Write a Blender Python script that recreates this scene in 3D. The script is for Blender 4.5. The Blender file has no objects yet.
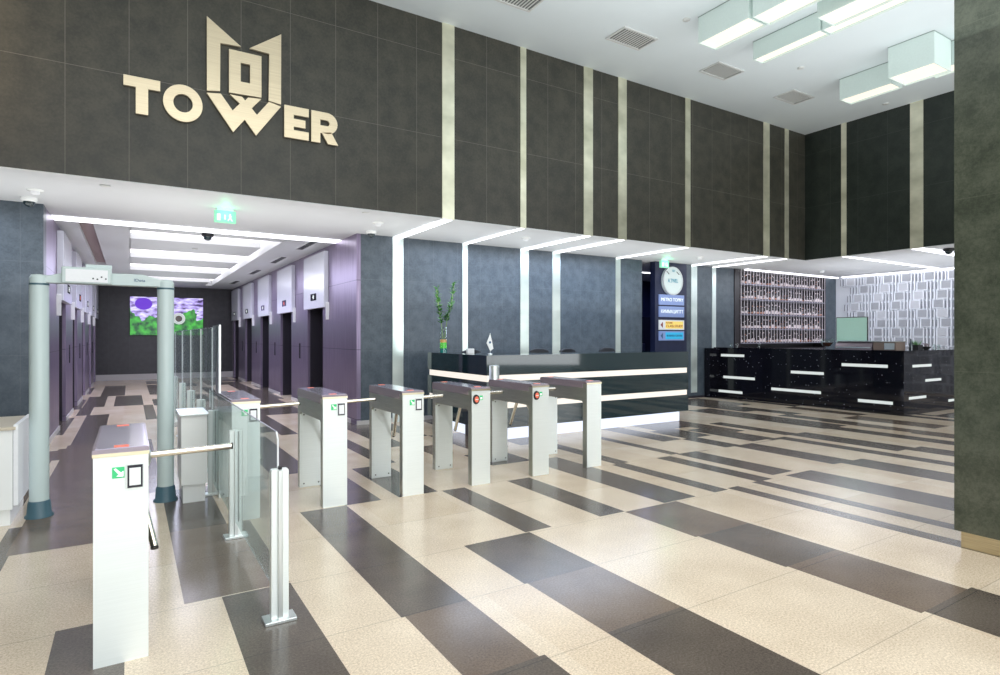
import bpy, math, random
from mathutils import Vector, Matrix
R = random.Random(7)
C = bpy.context.scene.collection
sc = bpy.context.scene
sc.view_settings.view_transform = 'Standard'
sc.view_settings.look = 'None'
sc.view_settings.exposure = 0.0
sc.view_settings.gamma = 1.0

# ------------------------------------------------------------------ materials
def nt(name):
    m = bpy.data.materials.new(name); m.use_nodes = True
    t = m.node_tree; b = t.nodes['Principled BSDF']
    return m, t, b
def setp(b, **k):
    for n, v in k.items():
        b.inputs[n.replace('_', ' ')].default_value = v
def rgb(c): return (c[0], c[1], c[2], 1)
def plain(name, col, rough=.5, metal=0, em=None, es=0, spec=.5, **k):
    """plain colour broken up by a faint noise so that it is procedural"""
    m, t, b = nt(name)
    n = t.nodes.new('ShaderNodeTexNoise'); n.inputs['Scale'].default_value = k.pop('ns', 40)
    g = t.nodes.new('ShaderNodeTexCoord'); t.links.new(g.outputs['Object'], n.inputs['Vector'])
    r = t.nodes.new('ShaderNodeValToRGB'); v = k.pop('var', .05)
    r.color_ramp.elements[0].color = rgb([x*(1-v) for x in col]); r.color_ramp.elements[1].color = rgb([min(1, x*(1+v)) for x in col])
    t.links.new(n.outputs['Fac'], r.inputs['Fac']); t.links.new(r.outputs['Color'], b.inputs['Base Color'])
    setp(b, Roughness=rough, Metallic=metal)
    b.inputs['Specular IOR Level'].default_value = spec
    if em: b.inputs['Emission Color'].default_value = rgb(em); b.inputs['Emission Strength'].default_value = es
    for kk, vv in k.items(): b.inputs[kk.replace('_', ' ')].default_value = vv
    return m
def emit(name, col, s):
    m, t, b = nt(name)
    n = t.nodes.new('ShaderNodeTexNoise'); n.inputs['Scale'].default_value = 3
    r = t.nodes.new('ShaderNodeValToRGB')
    r.color_ramp.elements[0].color = rgb([x*.96 for x in col]); r.color_ramp.elements[1].color = rgb(col)
    t.links.new(n.outputs['Fac'], r.inputs['Fac']); t.links.new(r.outputs['Color'], b.inputs['Emission Color'])
    setp(b, Base_Color=rgb([x*.25 for x in col]), Roughness=.5); b.inputs['Emission Strength'].default_value = s
    return m
def line_mask(t, axis, period, off, w, gen):
    s = t.nodes.new('ShaderNodeSeparateXYZ'); t.links.new(gen, s.inputs[0])
    def mth(op, a, bb=None):
        n = t.nodes.new('ShaderNodeMath'); n.operation = op
        for i, x in enumerate((a, bb)):
            if x is None: continue
            if isinstance(x, (int, float)): n.inputs[i].default_value = x
            else: t.links.new(x, n.inputs[i])
        return n.outputs[0]
    a = mth('ADD', s.outputs[axis], -off + w/2 + period*200)
    a = mth('MODULO', a, period)
    return mth('LESS_THAN', a, w), mth
def stone(name, c0, c1, rough=.45, lines=(), linecol=(.25, .25, .22), scale=9, fine=160, spec=.5, lw=.6, bump=.02, coat=0, coat_r=.1):
    m, t, b = nt(name)
    tc = t.nodes.new('ShaderNodeTexCoord'); V = tc.outputs['Object']
    n1 = t.nodes.new('ShaderNodeTexNoise'); n1.inputs['Scale'].default_value = scale; n1.inputs['Detail'].default_value = 5
    n2 = t.nodes.new('ShaderNodeTexNoise'); n2.inputs['Scale'].default_value = fine; n2.inputs['Detail'].default_value = 5; n2.inputs['Roughness'].default_value = .75
    for n in (n1, n2): t.links.new(V, n.inputs['Vector'])
    mx = t.nodes.new('ShaderNodeMath'); mx.operation = 'MULTIPLY_ADD'; mx.inputs[1].default_value = .5
    t.links.new(n1.outputs['Fac'], mx.inputs[0])
    m2 = t.nodes.new('ShaderNodeMath'); m2.operation = 'MULTIPLY'; m2.inputs[1].default_value = .5
    t.links.new(n2.outputs['Fac'], m2.inputs[0]); t.links.new(m2.outputs[0], mx.inputs[2])
    r = t.nodes.new('ShaderNodeValToRGB'); r.color_ramp.elements[0].position = .40; r.color_ramp.elements[1].position = .60
    r.color_ramp.elements[0].color = rgb(c0); r.color_ramp.elements[1].color = rgb(c1)
    t.links.new(mx.outputs[0], r.inputs['Fac'])
    out = r.outputs['Color']; tot = None
    for (ax, per, off, w) in lines:
        mk, mth = line_mask(t, ax, per, off, w, V)
        tot = mk if tot is None else mth('MAXIMUM', tot, mk)
    if tot is not None:
        tot = mth('MULTIPLY', tot, lw)
        mix = t.nodes.new('ShaderNodeMixRGB'); mix.inputs[2].default_value = rgb(linecol)
        t.links.new(tot, mix.inputs[0]); t.links.new(out, mix.inputs[1]); out = mix.outputs[0]
    t.links.new(out, b.inputs['Base Color'])
    setp(b, Roughness=rough); b.inputs['Specular IOR Level'].default_value = spec
    if coat: b.inputs['Coat Weight'].default_value = coat; b.inputs['Coat Roughness'].default_value = coat_r
    if bump:
        bp = t.nodes.new('ShaderNodeBump'); bp.inputs['Strength'].default_value = bump; bp.inputs['Distance'].default_value = .01
        t.links.new(n2.outputs['Fac'], bp.inputs['Height']); t.links.new(bp.outputs[0], b.inputs['Normal'])
    return m
def brushed(name, c0, c1, rough=.3, vec=(200, 200, 2), em=0, metal=1.0):
    m, t, b = nt(name)
    tc = t.nodes.new('ShaderNodeTexCoord'); mp = t.nodes.new('ShaderNodeMapping'); mp.inputs['Scale'].default_value = vec
    t.links.new(tc.outputs['Object'], mp.inputs[0])
    n = t.nodes.new('ShaderNodeTexNoise'); n.inputs['Scale'].default_value = 1; n.inputs['Detail'].default_value = 3
    t.links.new(mp.outputs[0], n.inputs['Vector'])
    r = t.nodes.new('ShaderNodeValToRGB'); r.color_ramp.elements[0].position = .3; r.color_ramp.elements[1].position = .7
    r.color_ramp.elements[0].color = rgb(c0); r.color_ramp.elements[1].color = rgb(c1)
    t.links.new(n.outputs['Fac'], r.inputs['Fac']); t.links.new(r.outputs['Color'], b.inputs['Base Color'])
    setp(b, Metallic=metal, Roughness=rough)
    if em: t.links.new(r.outputs['Color'], b.inputs['Emission Color']); b.inputs['Emission Strength'].default_value = em
    return m

M = {}
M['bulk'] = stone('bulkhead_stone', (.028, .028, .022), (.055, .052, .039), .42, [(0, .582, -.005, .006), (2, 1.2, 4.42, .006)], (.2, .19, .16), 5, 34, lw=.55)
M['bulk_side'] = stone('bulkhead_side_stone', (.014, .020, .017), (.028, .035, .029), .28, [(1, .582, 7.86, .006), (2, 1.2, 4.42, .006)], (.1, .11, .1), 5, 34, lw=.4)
M['wall'] = stone('reception_stone', (.048, .066, .086), (.086, .110, .136), .38, [(0, .49, 3.21, .005), (2, 1.22, 2.47, .005)], (.16, .18, .2), 6, 38, lw=.45)
M['navy'] = stone('navy_wall', (.010, .014, .045), (.018, .024, .065), .4, [], scale=5)
M['column'] = stone('column_granite', (.055, .066, .048), (.105, .118, .088), .2, [(2, 1.22, 2.47, .005)], (.16, .17, .13), 6, 42, lw=.3, coat=.3)
M['darkback'] = stone('dark_back_wall', (.018, .016, .024), (.034, .031, .042), .35, [(0, .6, 0, .006)], (.07, .07, .08), 7, 160, lw=.5)
def add_joints(m, zs, col):
    t = m.node_tree; b = t.nodes['Principled BSDF']; tc = [n for n in t.nodes if n.type == 'TEX_COORD'][0]
    mk, mth = line_mask(t, 2, zs[1]-zs[0], zs[0], .008, tc.outputs['Object'])
    mx = t.nodes.new('ShaderNodeMixRGB'); mx.inputs[2].default_value = rgb(col)
    src = b.inputs['Base Color'].links[0].from_socket
    t.links.new(mk, mx.inputs[0]); t.links.new(src, mx.inputs[1]); t.links.new(mx.outputs[0], b.inputs['Base Color'])
    return m
M['panel'] = add_joints(brushed('violet_lift_panel', (.19, .155, .24), (.36, .29, .42), .34, (60, 60, 1.2), 0, .65), (1.27, 2.45), (.05, .04, .07))
M['white_ceiling'] = plain('ceiling_paint_upper', (.70, .76, .79), .7, ns=3, var=.02)
M['white_ceiling_low'] = plain('ceiling_paint_lower', (.67, .69, .71), .5, ns=3, var=.02)
M['white'] = plain('white_lacquer', (.90, .92, .92), .25, ns=6, var=.02)
M['panel_white'] = plain('white_lift_box', (.74, .76, .84), .2, ns=4, var=.03)
M['gate_plastic'] = plain('pale_green_plastic', (.56, .66, .66), .35, ns=5, var=.03)
M['gate_base'] = plain('teal_base', (.06, .13, .17), .4)
M['steel'] = brushed('brushed_steel', (.60, .64, .64), (.78, .82, .81), .32, (300, 300, 4))
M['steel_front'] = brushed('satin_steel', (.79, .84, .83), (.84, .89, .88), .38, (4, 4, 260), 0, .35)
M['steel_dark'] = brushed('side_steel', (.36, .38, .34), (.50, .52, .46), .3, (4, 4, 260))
M['lid'] = plain('mauve_lid', (.34, .28, .32), .2, .3, ns=6)
M['lidtop'] = plain('mauve_lid_top', (.50, .47, .58), .12, .4, ns=6)
M['brass'] = brushed('brushed_brass', (.62, .54, .36), (.80, .73, .54), .3, (4, 4, 200))
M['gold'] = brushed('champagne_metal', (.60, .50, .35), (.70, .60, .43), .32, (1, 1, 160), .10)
M['strip_up'] = brushed('strip_reflection_glow', (.50, .50, .38), (.78, .77, .62), .28, (2, 2, 3), .22)  # weak emission stands in for the bright exterior mirrored by the metal
M['strip_low'] = brushed('glowing_metal_strip', (.50, .58, .56), (.62, .69, .67), .3, (2, 2, 3), .30)  # pale glow put into the metal by weak emission
M['tube'] = plain('arm_tube', (.78, .74, .66), .18, 1.0)
M['black'] = plain('black_rubber', (.012, .012, .014), .5)
M['blackglass'] = plain('black_gloss', (.008, .026, .034), .045, 0, ns=2, spec=.9)
M['screenblack'] = plain('display_black', (.02, .02, .03), .1)
M['red'] = plain('red_marker', (.75, .16, .10), .4, em=(.9, .2, .1), es=.25)
M['green'] = plain('green_sign', (.03, .42, .16), .4, em=(.05, .6, .2), es=.35)
M['lettering'] = plain('white_mark', (.85, .88, .85), .4, em=(.9, 1, .95), es=.4)
M['led'] = emit('led_white', (.93, .94, 1.0), 3.2)
M['coffer'] = emit('coffer_light', (1.0, .96, 1.0), 2.1)
M['lampglow'] = emit('pendant_diffuser', (1.0, .93, .80), .95)
M['pend'] = plain('pendant_side', (.66, .76, .73), .25, em=(.7, .85, .8), es=.04)
M['pend_edge'] = plain('pendant_edge', (.25, .32, .30), .3)
M['band'] = emit('desk_band', (1.0, .93, .84), .92)
M['plinth'] = emit('desk_plinth_glow', (.80, .86, 1.0), 1.15)
M['barlight'] = emit('bar_light', (.82, .88, .86), .75)
M['skirt'] = plain('grey_skirting', (.55, .53, .52), .3)
M['vent'] = plain('vent_metal', (.62, .63, .62), .4)
M['ventdark'] = plain('vent_shadow', (.12, .13, .13), .6)
M['wood'] = plain('brown_duct', (.30, .22, .22), .5)
M['brownbox'] = plain('brown_box', (.22, .16, .13), .4)
M['leaf'] = plain('leaf_green', (.05, .22, .03), .5, ns=60, var=.4)
M['leaf2'] = plain('stem_green', (.25, .38, .16), .5)
M['vorange'] = plain('orange_gel', (.85, .42, .15), .3, em=(.9, .4, .1), es=.15)
M['vgreen'] = plain('green_gel', (.12, .65, .05), .3, em=(.1, .8, .05), es=.2)
M['vteal'] = plain('teal_gel', (.02, .25, .25), .2)
M['signblue'] = plain('blue_sign_panel', (.16, .22, .42), .4, em=(.2, .27, .5), es=.45)
M['signyellow'] = plain('yellow_sign_panel', (.85, .60, .12), .4, em=(.9, .7, .25), es=.4)
M['signcyan'] = plain('cyan_sign_panel', (.02, .32, .55), .4, em=(.03, .38, .62), es=.55)
M['signpale'] = plain('pale_sign', (.70, .72, .74), .4, em=(.8, .8, .85), es=.2)
M['disc'] = plain('disc_white', (.58, .66, .66), .35, em=(.7, .8, .8), es=.15)
M['deepred'] = plain('dark_red_ink', (.25, .01, .01), .5)
M['blueink'] = plain('blue_ink', (.03, .10, .22), .5)
M['cyanink'] = plain('cyan_ink', (.05, .35, .5), .5)
M['chair'] = plain('chair_black', (.012, .014, .022), .5)
M['goblet'] = plain('brown_drink', (.09, .03, .02), .15)
M['monitor'] = plain('pale_green_screen', (.38, .58, .50), .2, em=(.4, .62, .52), es=.25)
M['bottle'] = plain('bottle_glass', (.025, .012, .012), .1, spec=.8)
M['label'] = plain('bottle_label', (.75, .66, .68), .5, em=(.9, .78, .8), es=.10)  # both label materials glow faintly in place of shelf lighting
M['label2'] = plain('bottle_label_amber', (.55, .26, .18), .5, em=(.6, .3, .2), es=.08)
M['rack'] = plain('rack_dark', (.018, .013, .016), .35)
M['rod'] = plain('rack_rod', (.60, .55, .60), .4, .2)
M['shelf'] = plain('rack_shelf', (.27, .26, .33), .3, .3)
M['doorframe'] = plain('dark_door_frame', (.030, .026, .038), .4, .3)
M['darksteel'] = plain('dark_door_steel', (.010, .009, .013), .45, 0, spec=.3)

def glassmat(name, tint, alpha, rough=.02, painted_sheen=.0):
    m, t, b = nt(name)
    n = t.nodes.new('ShaderNodeTexNoise'); n.inputs['Scale'].default_value = 2
    r = t.nodes.new('ShaderNodeValToRGB'); r.color_ramp.elements[0].color = rgb([x*.97 for x in tint]); r.color_ramp.elements[1].color = rgb(tint)
    t.links.new(n.outputs['Fac'], r.inputs['Fac'])
    g = t.nodes.new('ShaderNodeBsdfGlossy'); g.inputs['Roughness'].default_value = rough
    tr = t.nodes.new('ShaderNodeBsdfTransparent'); t.links.new(r.outputs['Color'], tr.inputs['Color'])
    lw_ = t.nodes.new('ShaderNodeLayerWeight'); pw = t.nodes.new('ShaderNodeMath'); pw.operation = 'POWER'; pw.inputs[1].default_value = 4
    t.links.new(lw_.outputs['Facing'], pw.inputs[0]); fr = t.nodes.new('ShaderNodeMath'); fr.operation = 'MULTIPLY'; fr.inputs[1].default_value = .35
    t.links.new(pw.outputs[0], fr.inputs[0])
    ad = t.nodes.new('ShaderNodeMath'); ad.operation = 'ADD'; ad.inputs[1].default_value = alpha
    t.links.new(fr.outputs[0], ad.inputs[0])
    mx = t.nodes.new('ShaderNodeMixShader'); t.links.new(ad.outputs[0], mx.inputs[0]); t.links.new(tr.outputs[0], mx.inputs[1]); t.links.new(g.outputs[0], mx.inputs[2])
    df = t.nodes.new('ShaderNodeBsdfDiffuse'); df.inputs['Color'].default_value = (.75, .88, .90, 1)  # pale blue diffuse paints the bluish reflection onto the panes
    m3 = t.nodes.new('ShaderNodeMixShader'); m3.inputs[0].default_value = painted_sheen; t.links.new(mx.outputs[0], m3.inputs[1]); t.links.new(df.outputs[0], m3.inputs[2])
    t.links.new(m3.outputs[0], t.nodes['Material Output'].inputs['Surface'])
    return m
M['glass'] = glassmat('barrier_glass', (.93, .98, .975), .03, painted_sheen=.10)
M['clear'] = glassmat('clear_glass', (.93, .97, .96), .05)

def floor_mat(name, c0, c1, joint):
    m = stone(name, c0, c1, .20, [], joint, 2.2, 75, spec=.42, lw=.5, bump=.012)
    t = m.node_tree; b = t.nodes['Principled BSDF']
    # speckle: small bright and dark grains over the mottling
    vo = t.nodes.new('ShaderNodeTexNoise'); vo.inputs['Scale'].default_value = 95; vo.inputs['Detail'].default_value = 6; vo.inputs['Roughness'].default_value = .8
    tc = [n for n in t.nodes if n.type == 'TEX_COORD'][0]
    t.links.new(tc.outputs['Object'], vo.inputs['Vector'])
    rr = t.nodes.new('ShaderNodeValToRGB'); rr.color_ramp.elements[0].position = .38; rr.color_ramp.elements[1].position = .62
    rr.color_ramp.elements[0].color = (.66, .63, .60, 1); rr.color_ramp.elements[1].color = (1.12, 1.12, 1.12, 1)
    t.links.new(vo.outputs['Fac'], rr.inputs['Fac'])
    mul = t.nodes.new('ShaderNodeMixRGB'); mul.blend_type = 'MULTIPLY'; mul.inputs[0].default_value = 1
    src = b.inputs['Base Color'].links[0].from_socket
    t.links.new(src, mul.inputs[1]); t.links.new(rr.outputs['Color'], mul.inputs[2])
    mk, mth = line_mask(t, 1, .745, 0, .006, tc.outputs['Object'])
    mk = mth('MULTIPLY', mk, .55)
    mix = t.nodes.new('ShaderNodeMixRGB'); mix.inputs[2].default_value = rgb(joint)
    t.links.new(mk, mix.inputs[0]); t.links.new(mul.outputs[0], mix.inputs[1]); t.links.new(mix.outputs[0], b.inputs['Base Color'])
    return m
M['fl_a'] = floor_mat('floor_beige', (.66, .54, .41), (.80, .68, .53), (.28, .24, .19))
M['fl_b'] = floor_mat('floor_beige_pale', (.70, .59, .46), (.84, .73, .59), (.3, .26, .2))
M['fl_d'] = floor_mat('floor_charcoal', (.095, .078, .066), (.150, .126, .106), (.03, .03, .03))
M['fl_n'] = floor_mat('floor_brown', (.145, .108, .082), (.215, .165, .128), (.05, .04, .04))

def granite():
    m, t, b = nt('black_galaxy_granite')
    tc = t.nodes.new('ShaderNodeTexCoord')
    v = t.nodes.new('ShaderNodeTexVoronoi'); v.inputs['Scale'].default_value = 16; t.links.new(tc.outputs['Object'], v.inputs['Vector'])
    lt = t.nodes.new('ShaderNodeMath'); lt.operation = 'LESS_THAN'; lt.inputs[1].default_value = .13; t.links.new(v.outputs['Distance'], lt.inputs[0])
    w = t.nodes.new('ShaderNodeTexNoise'); w.inputs['Scale'].default_value = 9; t.links.new(tc.outputs['Object'], w.inputs['Vector'])
    gt = t.nodes.new('ShaderNodeMath'); gt.operation = 'GREATER_THAN'; gt.inputs[1].default_value = .52; t.links.new(w.outputs['Fac'], gt.inputs[0])
    ml = t.nodes.new('ShaderNodeMath'); ml.operation = 'MULTIPLY'; t.links.new(lt.outputs[0], ml.inputs[0]); t.links.new(gt.outputs[0], ml.inputs[1])
    mx = t.nodes.new('ShaderNodeMixRGB'); mx.inputs[1].default_value = (.006, .006, .010, 1); mx.inputs[2].default_value = (.32, .33, .38, 1)
    t.links.new(ml.outputs[0], mx.inputs[0]); t.links.new(mx.outputs[0], b.inputs['Base Color'])
    setp(b, Roughness=.06)
    return m
M['granite'] = granite()
def screen_mat():
    m, t, b = nt('flower_video')
    tc = t.nodes.new('ShaderNodeTexCoord')
    mp = t.nodes.new('ShaderNodeMapping'); mp.inputs['Scale'].default_value = (2.2, 1, 7); t.links.new(tc.outputs['Object'], mp.inputs[0])
    n = t.nodes.new('ShaderNodeTexNoise'); n.inputs['Scale'].default_value = 1.6; n.inputs['Detail'].default_value = 4; t.links.new(mp.outputs[0], n.inputs['Vector'])
    r = t.nodes.new('ShaderNodeValToRGB'); e = r.color_ramp.elements
    e[0].position = .36; e[0].color = (.04, .02, .10, 1); e[1].position = .66; e[1].color = (.85, .80, .98, 1)
    x = e.new(.47); x.color = (.38, .28, .75, 1); x = e.new(.55); x.color = (.58, .52, .90, 1)
    t.links.new(n.outputs['Fac'], r.inputs['Fac'])
    n2 = t.nodes.new('ShaderNodeTexNoise'); n2.inputs['Scale'].default_value = 5; n2.inputs['Detail'].default_value = 4; t.links.new(tc.outputs['Object'], n2.inputs['Vector'])
    r2 = t.nodes.new('ShaderNodeValToRGB'); r2.color_ramp.elements[0].position = .35; r2.color_ramp.elements[0].color = (.0, .04, .02, 1)
    r2.color_ramp.elements[1].position = .65; r2.color_ramp.elements[1].color = (.06, .50, .05, 1)
    t.links.new(n2.outputs['Fac'], r2.inputs['Fac'])
    s = t.nodes.new('ShaderNodeSeparateXYZ'); t.links.new(tc.outputs['Object'], s.inputs[0])
    n3 = t.nodes.new('ShaderNodeTexNoise'); n3.inputs['Scale'].default_value = 2.2; t.links.new(tc.outputs['Object'], n3.inputs['Vector'])
    a = t.nodes.new('ShaderNodeMath'); a.operation = 'MULTIPLY_ADD'; a.inputs[1].default_value = 1.6; t.links.new(n3.outputs['Fac'], a.inputs[0])
    neg = t.nodes.new('ShaderNodeMath'); neg.operation = 'MULTIPLY'; neg.inputs[1].default_value = -1; t.links.new(s.outputs[2], neg.inputs[0]); t.links.new(neg.outputs[0], a.inputs[2])
    g = t.nodes.new('ShaderNodeMath'); g.operation = 'GREATER_THAN'; g.inputs[1].default_value = .80; t.links.new(a.outputs[0], g.inputs[0])
    mx = t.nodes.new('ShaderNodeMixRGB'); t.links.new(g.outputs[0], mx.inputs[0]); t.links.new(r.outputs['Color'], mx.inputs[1]); t.links.new(r2.outputs['Color'], mx.inputs[2])
    t.links.new(mx.outputs[0], b.inputs['Emission Color']); b.inputs['Emission Strength'].default_value = 1.1
    setp(b, Base_Color=(.02, .02, .02, 1), Roughness=.3)
    return m
M['video'] = screen_mat()

# ------------------------------------------------------------------ mesh builder
class MB:
    def __init__(s): s.v = []; s.f = []; s.mi = []; s.m = []; s.cur = 0; s.sm = []
    def use(s, mat):
        if mat not in s.m: s.m.append(mat)
        s.cur = s.m.index(mat); return s
    def add(s, vs, fs, smooth=False):
        o = len(s.v); s.v += [tuple(x) for x in vs]
        for f in fs: s.f.append(tuple(o+i for i in f)); s.mi.append(s.cur); s.sm.append(smooth)
        return s
    def box(s, x0, x1, y0, y1, z0, z1, rz=0, piv=None):
        vs = [(x, y, z) for z in (z0, z1) for y in (y0, y1) for x in (x0, x1)]
        if rz:
            px, py = piv or ((x0+x1)/2, (y0+y1)/2); cc, ss = math.cos(rz), math.sin(rz)
            vs = [(px+(x-px)*cc-(y-py)*ss, py+(x-px)*ss+(y-py)*cc, z) for x, y, z in vs]
        return s.add(vs, [(0, 2, 3, 1), (4, 5, 7, 6), (0, 1, 5, 4), (2, 6, 7, 3), (0, 4, 6, 2), (1, 3, 7, 5)])
    def quad(s, a, b, c, d): return s.add([a, b, c, d], [(0, 1, 2, 3)])
    def tube(s, p, q, r0, r1=None, n=14, cap=True):
        r1 = r0 if r1 is None else r1; p = Vector(p); q = Vector(q); d = (q-p).normalized()
        a = d.orthogonal().normalized(); b = d.cross(a); vs = []
        for (o, r) in ((p, r0), (q, r1)):
            for i in range(n): t = 2*math.pi*i/n; vs.append(o+a*math.cos(t)*r+b*math.sin(t)*r)
        s.add(vs, [(i, (i+1) % n, n+(i+1) % n, n+i) for i in range(n)], True)
        if cap: s.add(vs[:n], [tuple(reversed(range(n)))]); s.add(vs[n:], [tuple(range(n))])
        return s
    def lathe(s, prof, x=0, y=0, n=24, axis='z', sx=1, sy=1):
        vs = []
        for (r, z) in prof:
            for i in range(n):
                t = 2*math.pi*i/n; a, b = r*math.cos(t)*sx, r*math.sin(t)*sy
                vs.append((x+a, y+b, z) if axis == 'z' else ((x+z, y+a, b) if axis == 'x' else (x+a, y+z, b)))
        fs = []
        for k in range(len(prof)-1):
            for i in range(n):
                j = (i+1) % n; fs.append((k*n+i, k*n+j, (k+1)*n+j, (k+1)*n+i))
        s.add(vs, fs, True)
        s.add(vs[:n], [tuple(reversed(range(n)))]); s.add(vs[-n:], [tuple(range(n))])
        return s
    def prism(s, pts, y0, y1):
        """polygon given in (x, z), extruded along y"""
        n = len(pts); vs = [(x, y0, z) for x, z in pts]+[(x, y1, z) for x, z in pts]
        return s.add(vs, [tuple(range(n)), tuple(reversed(range(n, 2*n)))]+[(i, n+i, n+(i+1) % n, (i+1) % n) for i in range(n)])
    def prism_yz(s, pts, x0, x1):
        n = len(pts); vs = [(x0, y, z) for y, z in pts]+[(x1, y, z) for y, z in pts]
        return s.add(vs, [tuple(range(n)), tuple(reversed(range(n, 2*n)))]+[(i, n+i, n+(i+1) % n, (i+1) % n) for i in range(n)])
    def ring(s, outer, inner, y0, y1):
        """loops with the same number of points in (x, z)"""
        n = len(outer); vs = []
        for y in (y0, y1):
            vs += [(x, y, z) for x, z in outer]+[(x, y, z) for x, z in inner]
        fs = []
        for i in range(n):
            j = (i+1) % n
            fs += [(i, j, n+j, n+i), (2*n+i, 3*n+i, 3*n+j, 2*n+j), (i, 2*n+i, 2*n+j, j), (n+i, n+j, 3*n+j, 3*n+i)]
        return s.add(vs, fs)
    def build(s, name, mat=None, parent=None, loc=None, bevel=0, kind=None, seg=2):
        me = bpy.data.meshes.new(name)
        off = loc or (0, 0, 0)
        me.from_pydata([(a-off[0], b-off[1], c-off[2]) for a, b, c in s.v] if loc else s.v, [], s.f)
        if s.m:
            for q in s.m: me.materials.append(q)
            for p, i in zip(me.polygons, s.mi): p.material_index = i
        else: me.materials.append(mat)
        for p, b in zip(me.polygons, s.sm): p.use_smooth = b
        me.update()
        import bmesh
        bm = bmesh.new(); bm.from_mesh(me); bmesh.ops.recalc_face_normals(bm, faces=bm.faces); bm.to_mesh(me); bm.free()
        o = bpy.data.objects.new(name, me); C.objects.link(o)
        if loc: o.location = loc
        if parent is not None: o.parent = parent
        if bevel:
            mo = o.modifiers.new('bevel', 'BEVEL'); mo.width = bevel; mo.segments = seg; mo.limit_method = 'ANGLE'
        if kind: o['kind'] = kind
        return o
def B(*a, **k): return MB().box(*a, **k)
def struct(name, mb, mat=None, **k): return mb.build(name, mat, kind='structure', **k)
def tag(o, label, cat, group=None, kind=None):
    o['label'] = label; o['category'] = cat
    if group: o['group'] = group
    if kind: o['kind'] = kind
    return o
def thing(name, label, cat, loc=(0, 0, 0), group=None):
    o = bpy.data.objects.new(name, None); C.objects.link(o); o.location = loc; o.empty_display_size = .1
    return tag(o, label, cat, group)
def copy_tree(o, parent=None):
    c = o.copy(); C.objects.link(c)
    if parent is not None: c.parent = parent
    for ch in [x for x in C.objects if x.parent == o]: copy_tree(ch, c)
    return c
def text_mesh(name, body, size, mat, parent, loc, rot=(math.pi/2, 0, 0), ext=.002, width=None):
    cu = bpy.data.curves.new(name, 'FONT'); cu.body = body; cu.size = size; cu.extrude = ext; cu.align_x = 'CENTER'; cu.align_y = 'CENTER'; cu.offset = 0
    tmp = bpy.data.objects.new('tmp', cu); C.objects.link(tmp)
    bpy.context.view_layer.update()
    dg = bpy.context.evaluated_depsgraph_get()
    me = bpy.data.meshes.new_from_object(tmp.evaluated_get(dg)); bpy.data.objects.remove(tmp)
    if width:
        xs = [v.co.x for v in me.vertices]; k = width/(max(xs)-min(xs))
        for v in me.vertices: v.co.x *= k
    me.materials.clear(); me.materials.append(mat)
    o = bpy.data.objects.new(name, me); C.objects.link(o); o.location = loc; o.rotation_euler = rot
    if parent is not None: o.parent = parent
    return o

# ------------------------------------------------------------------ constants of the place (metres)
YB, YR, HC, H = 7.86, 9.80, 3.235, 6.10       # bulkhead plane, reception wall plane, low ceiling, high ceiling
XB, XF = 13.10, 17.90                          # side bulkhead, feature wall
XL, XW, YE = -.96, 3.25, 24.0                  # corridor left / right wall, corridor end

# ------------------------------------------------------------------ floor
d, n_ = 'fl_d', 'fl_n'
rects = [(-.32, -.02, 0, 3.76, d), (-.72, -.02, 5.22, 6.60, n_), (-.72, .27, 6.60, 10.05, n_), (-1.4, -.70, 3.0, 5.24, d),
 (.26, .66, 5.20, 6.6, d), (.26, .83, 3.76, 5.20, n_), (.45, .83, -1, 3.75, d),
 (1.23, 1.63, 2.97, 5.20, d), (1.25, 1.63, 2.27, 2.97, n_), (1.27, 1.66, -1, 2.27, d),
 (2.03, 2.60, 2.98, 3.75, d), (2.05, 2.60, 2.27, 2.98, n_), (2.05, 2.60, -1, 2.27, d),
 (2.57, 2.82, 3.76, 5.20, d), (3.32, 3.60, 3.76, 5.20, d),
 (3.59, 4.22, 3.0, 3.75, n_), (3.62, 4.22, 2.3, 3.0, d), (3.64, 4.22, 1.53, 2.3, n_), (3.68, 4.27, -1, 1.53, d),
 (4.08, 4.50, 3.76, 5.9, d), (4.77, 4.97, 3.76, 5.2, d), (4.84, 5.05, 5.2, 6.65, d),
 (5.01, 5.17, .2, 3.8, d), (5.42, 5.58, .2, 3.82, d), (5.82, 5.98, 5.25, 6.8, d), (5.50, 5.74, 3.8, 5.2, d), (5.90, 6.27, 3.9, 5.24, d),
 (6.0, 6.48, -1, 3.82, d), (7.0, 7.42, 3.85, 5.22, d), (7.15, 7.62, -1, 3.85, d), (6.93, 7.15, 5.22, 6.7, d),
 (7.55, 8.02, 5.30, 6.5, d), (8.44, 8.75, 5.36, 6.78, d), (8.50, 8.97, 3.85, 5.38, d), (8.72, 9.15, -1, 3.85, d), (8.05, 8.30, 0, 5.3, d),
 (9.55, 10.25, 5.4, 8.2, d), (9.62, 9.97, 0, 5.4, d), (10.4, 10.77, 5.44, 6.8, d),
 (2.13, 2.53, 5.2, 6.6, d), (2.48, 2.69, 6.66, 8.9, d), (2.97, 3.25, 7.6, 9.8, d), (1.30, 1.72, 6.7, 9.4, d), (1.62, 1.96, 5.2, 6.7, d),
 (1.95, 2.2, 9.4, 14, d), (3.57, 4.13, 5.9, 6.6, d),
 (-.62, -.10, 17.8, 21.4, d), (-.84, -.46, 15.2, 17.8, d), (-.86, -.64, 13.7, 15.2, d), (-.29, .26, 15.15, 17.7, d), (-.69, -.33, 10.05, 13.7, d),
 (.25, .43, 12.45, 15.1, n_), (2.6, 3.0, 13.9, 21.3, d), (.44, .7, 17.7, 21.2, d), (1.2, 1.6, 10, 15, d), (1.0, 1.4, 16, 20, d)]
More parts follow.
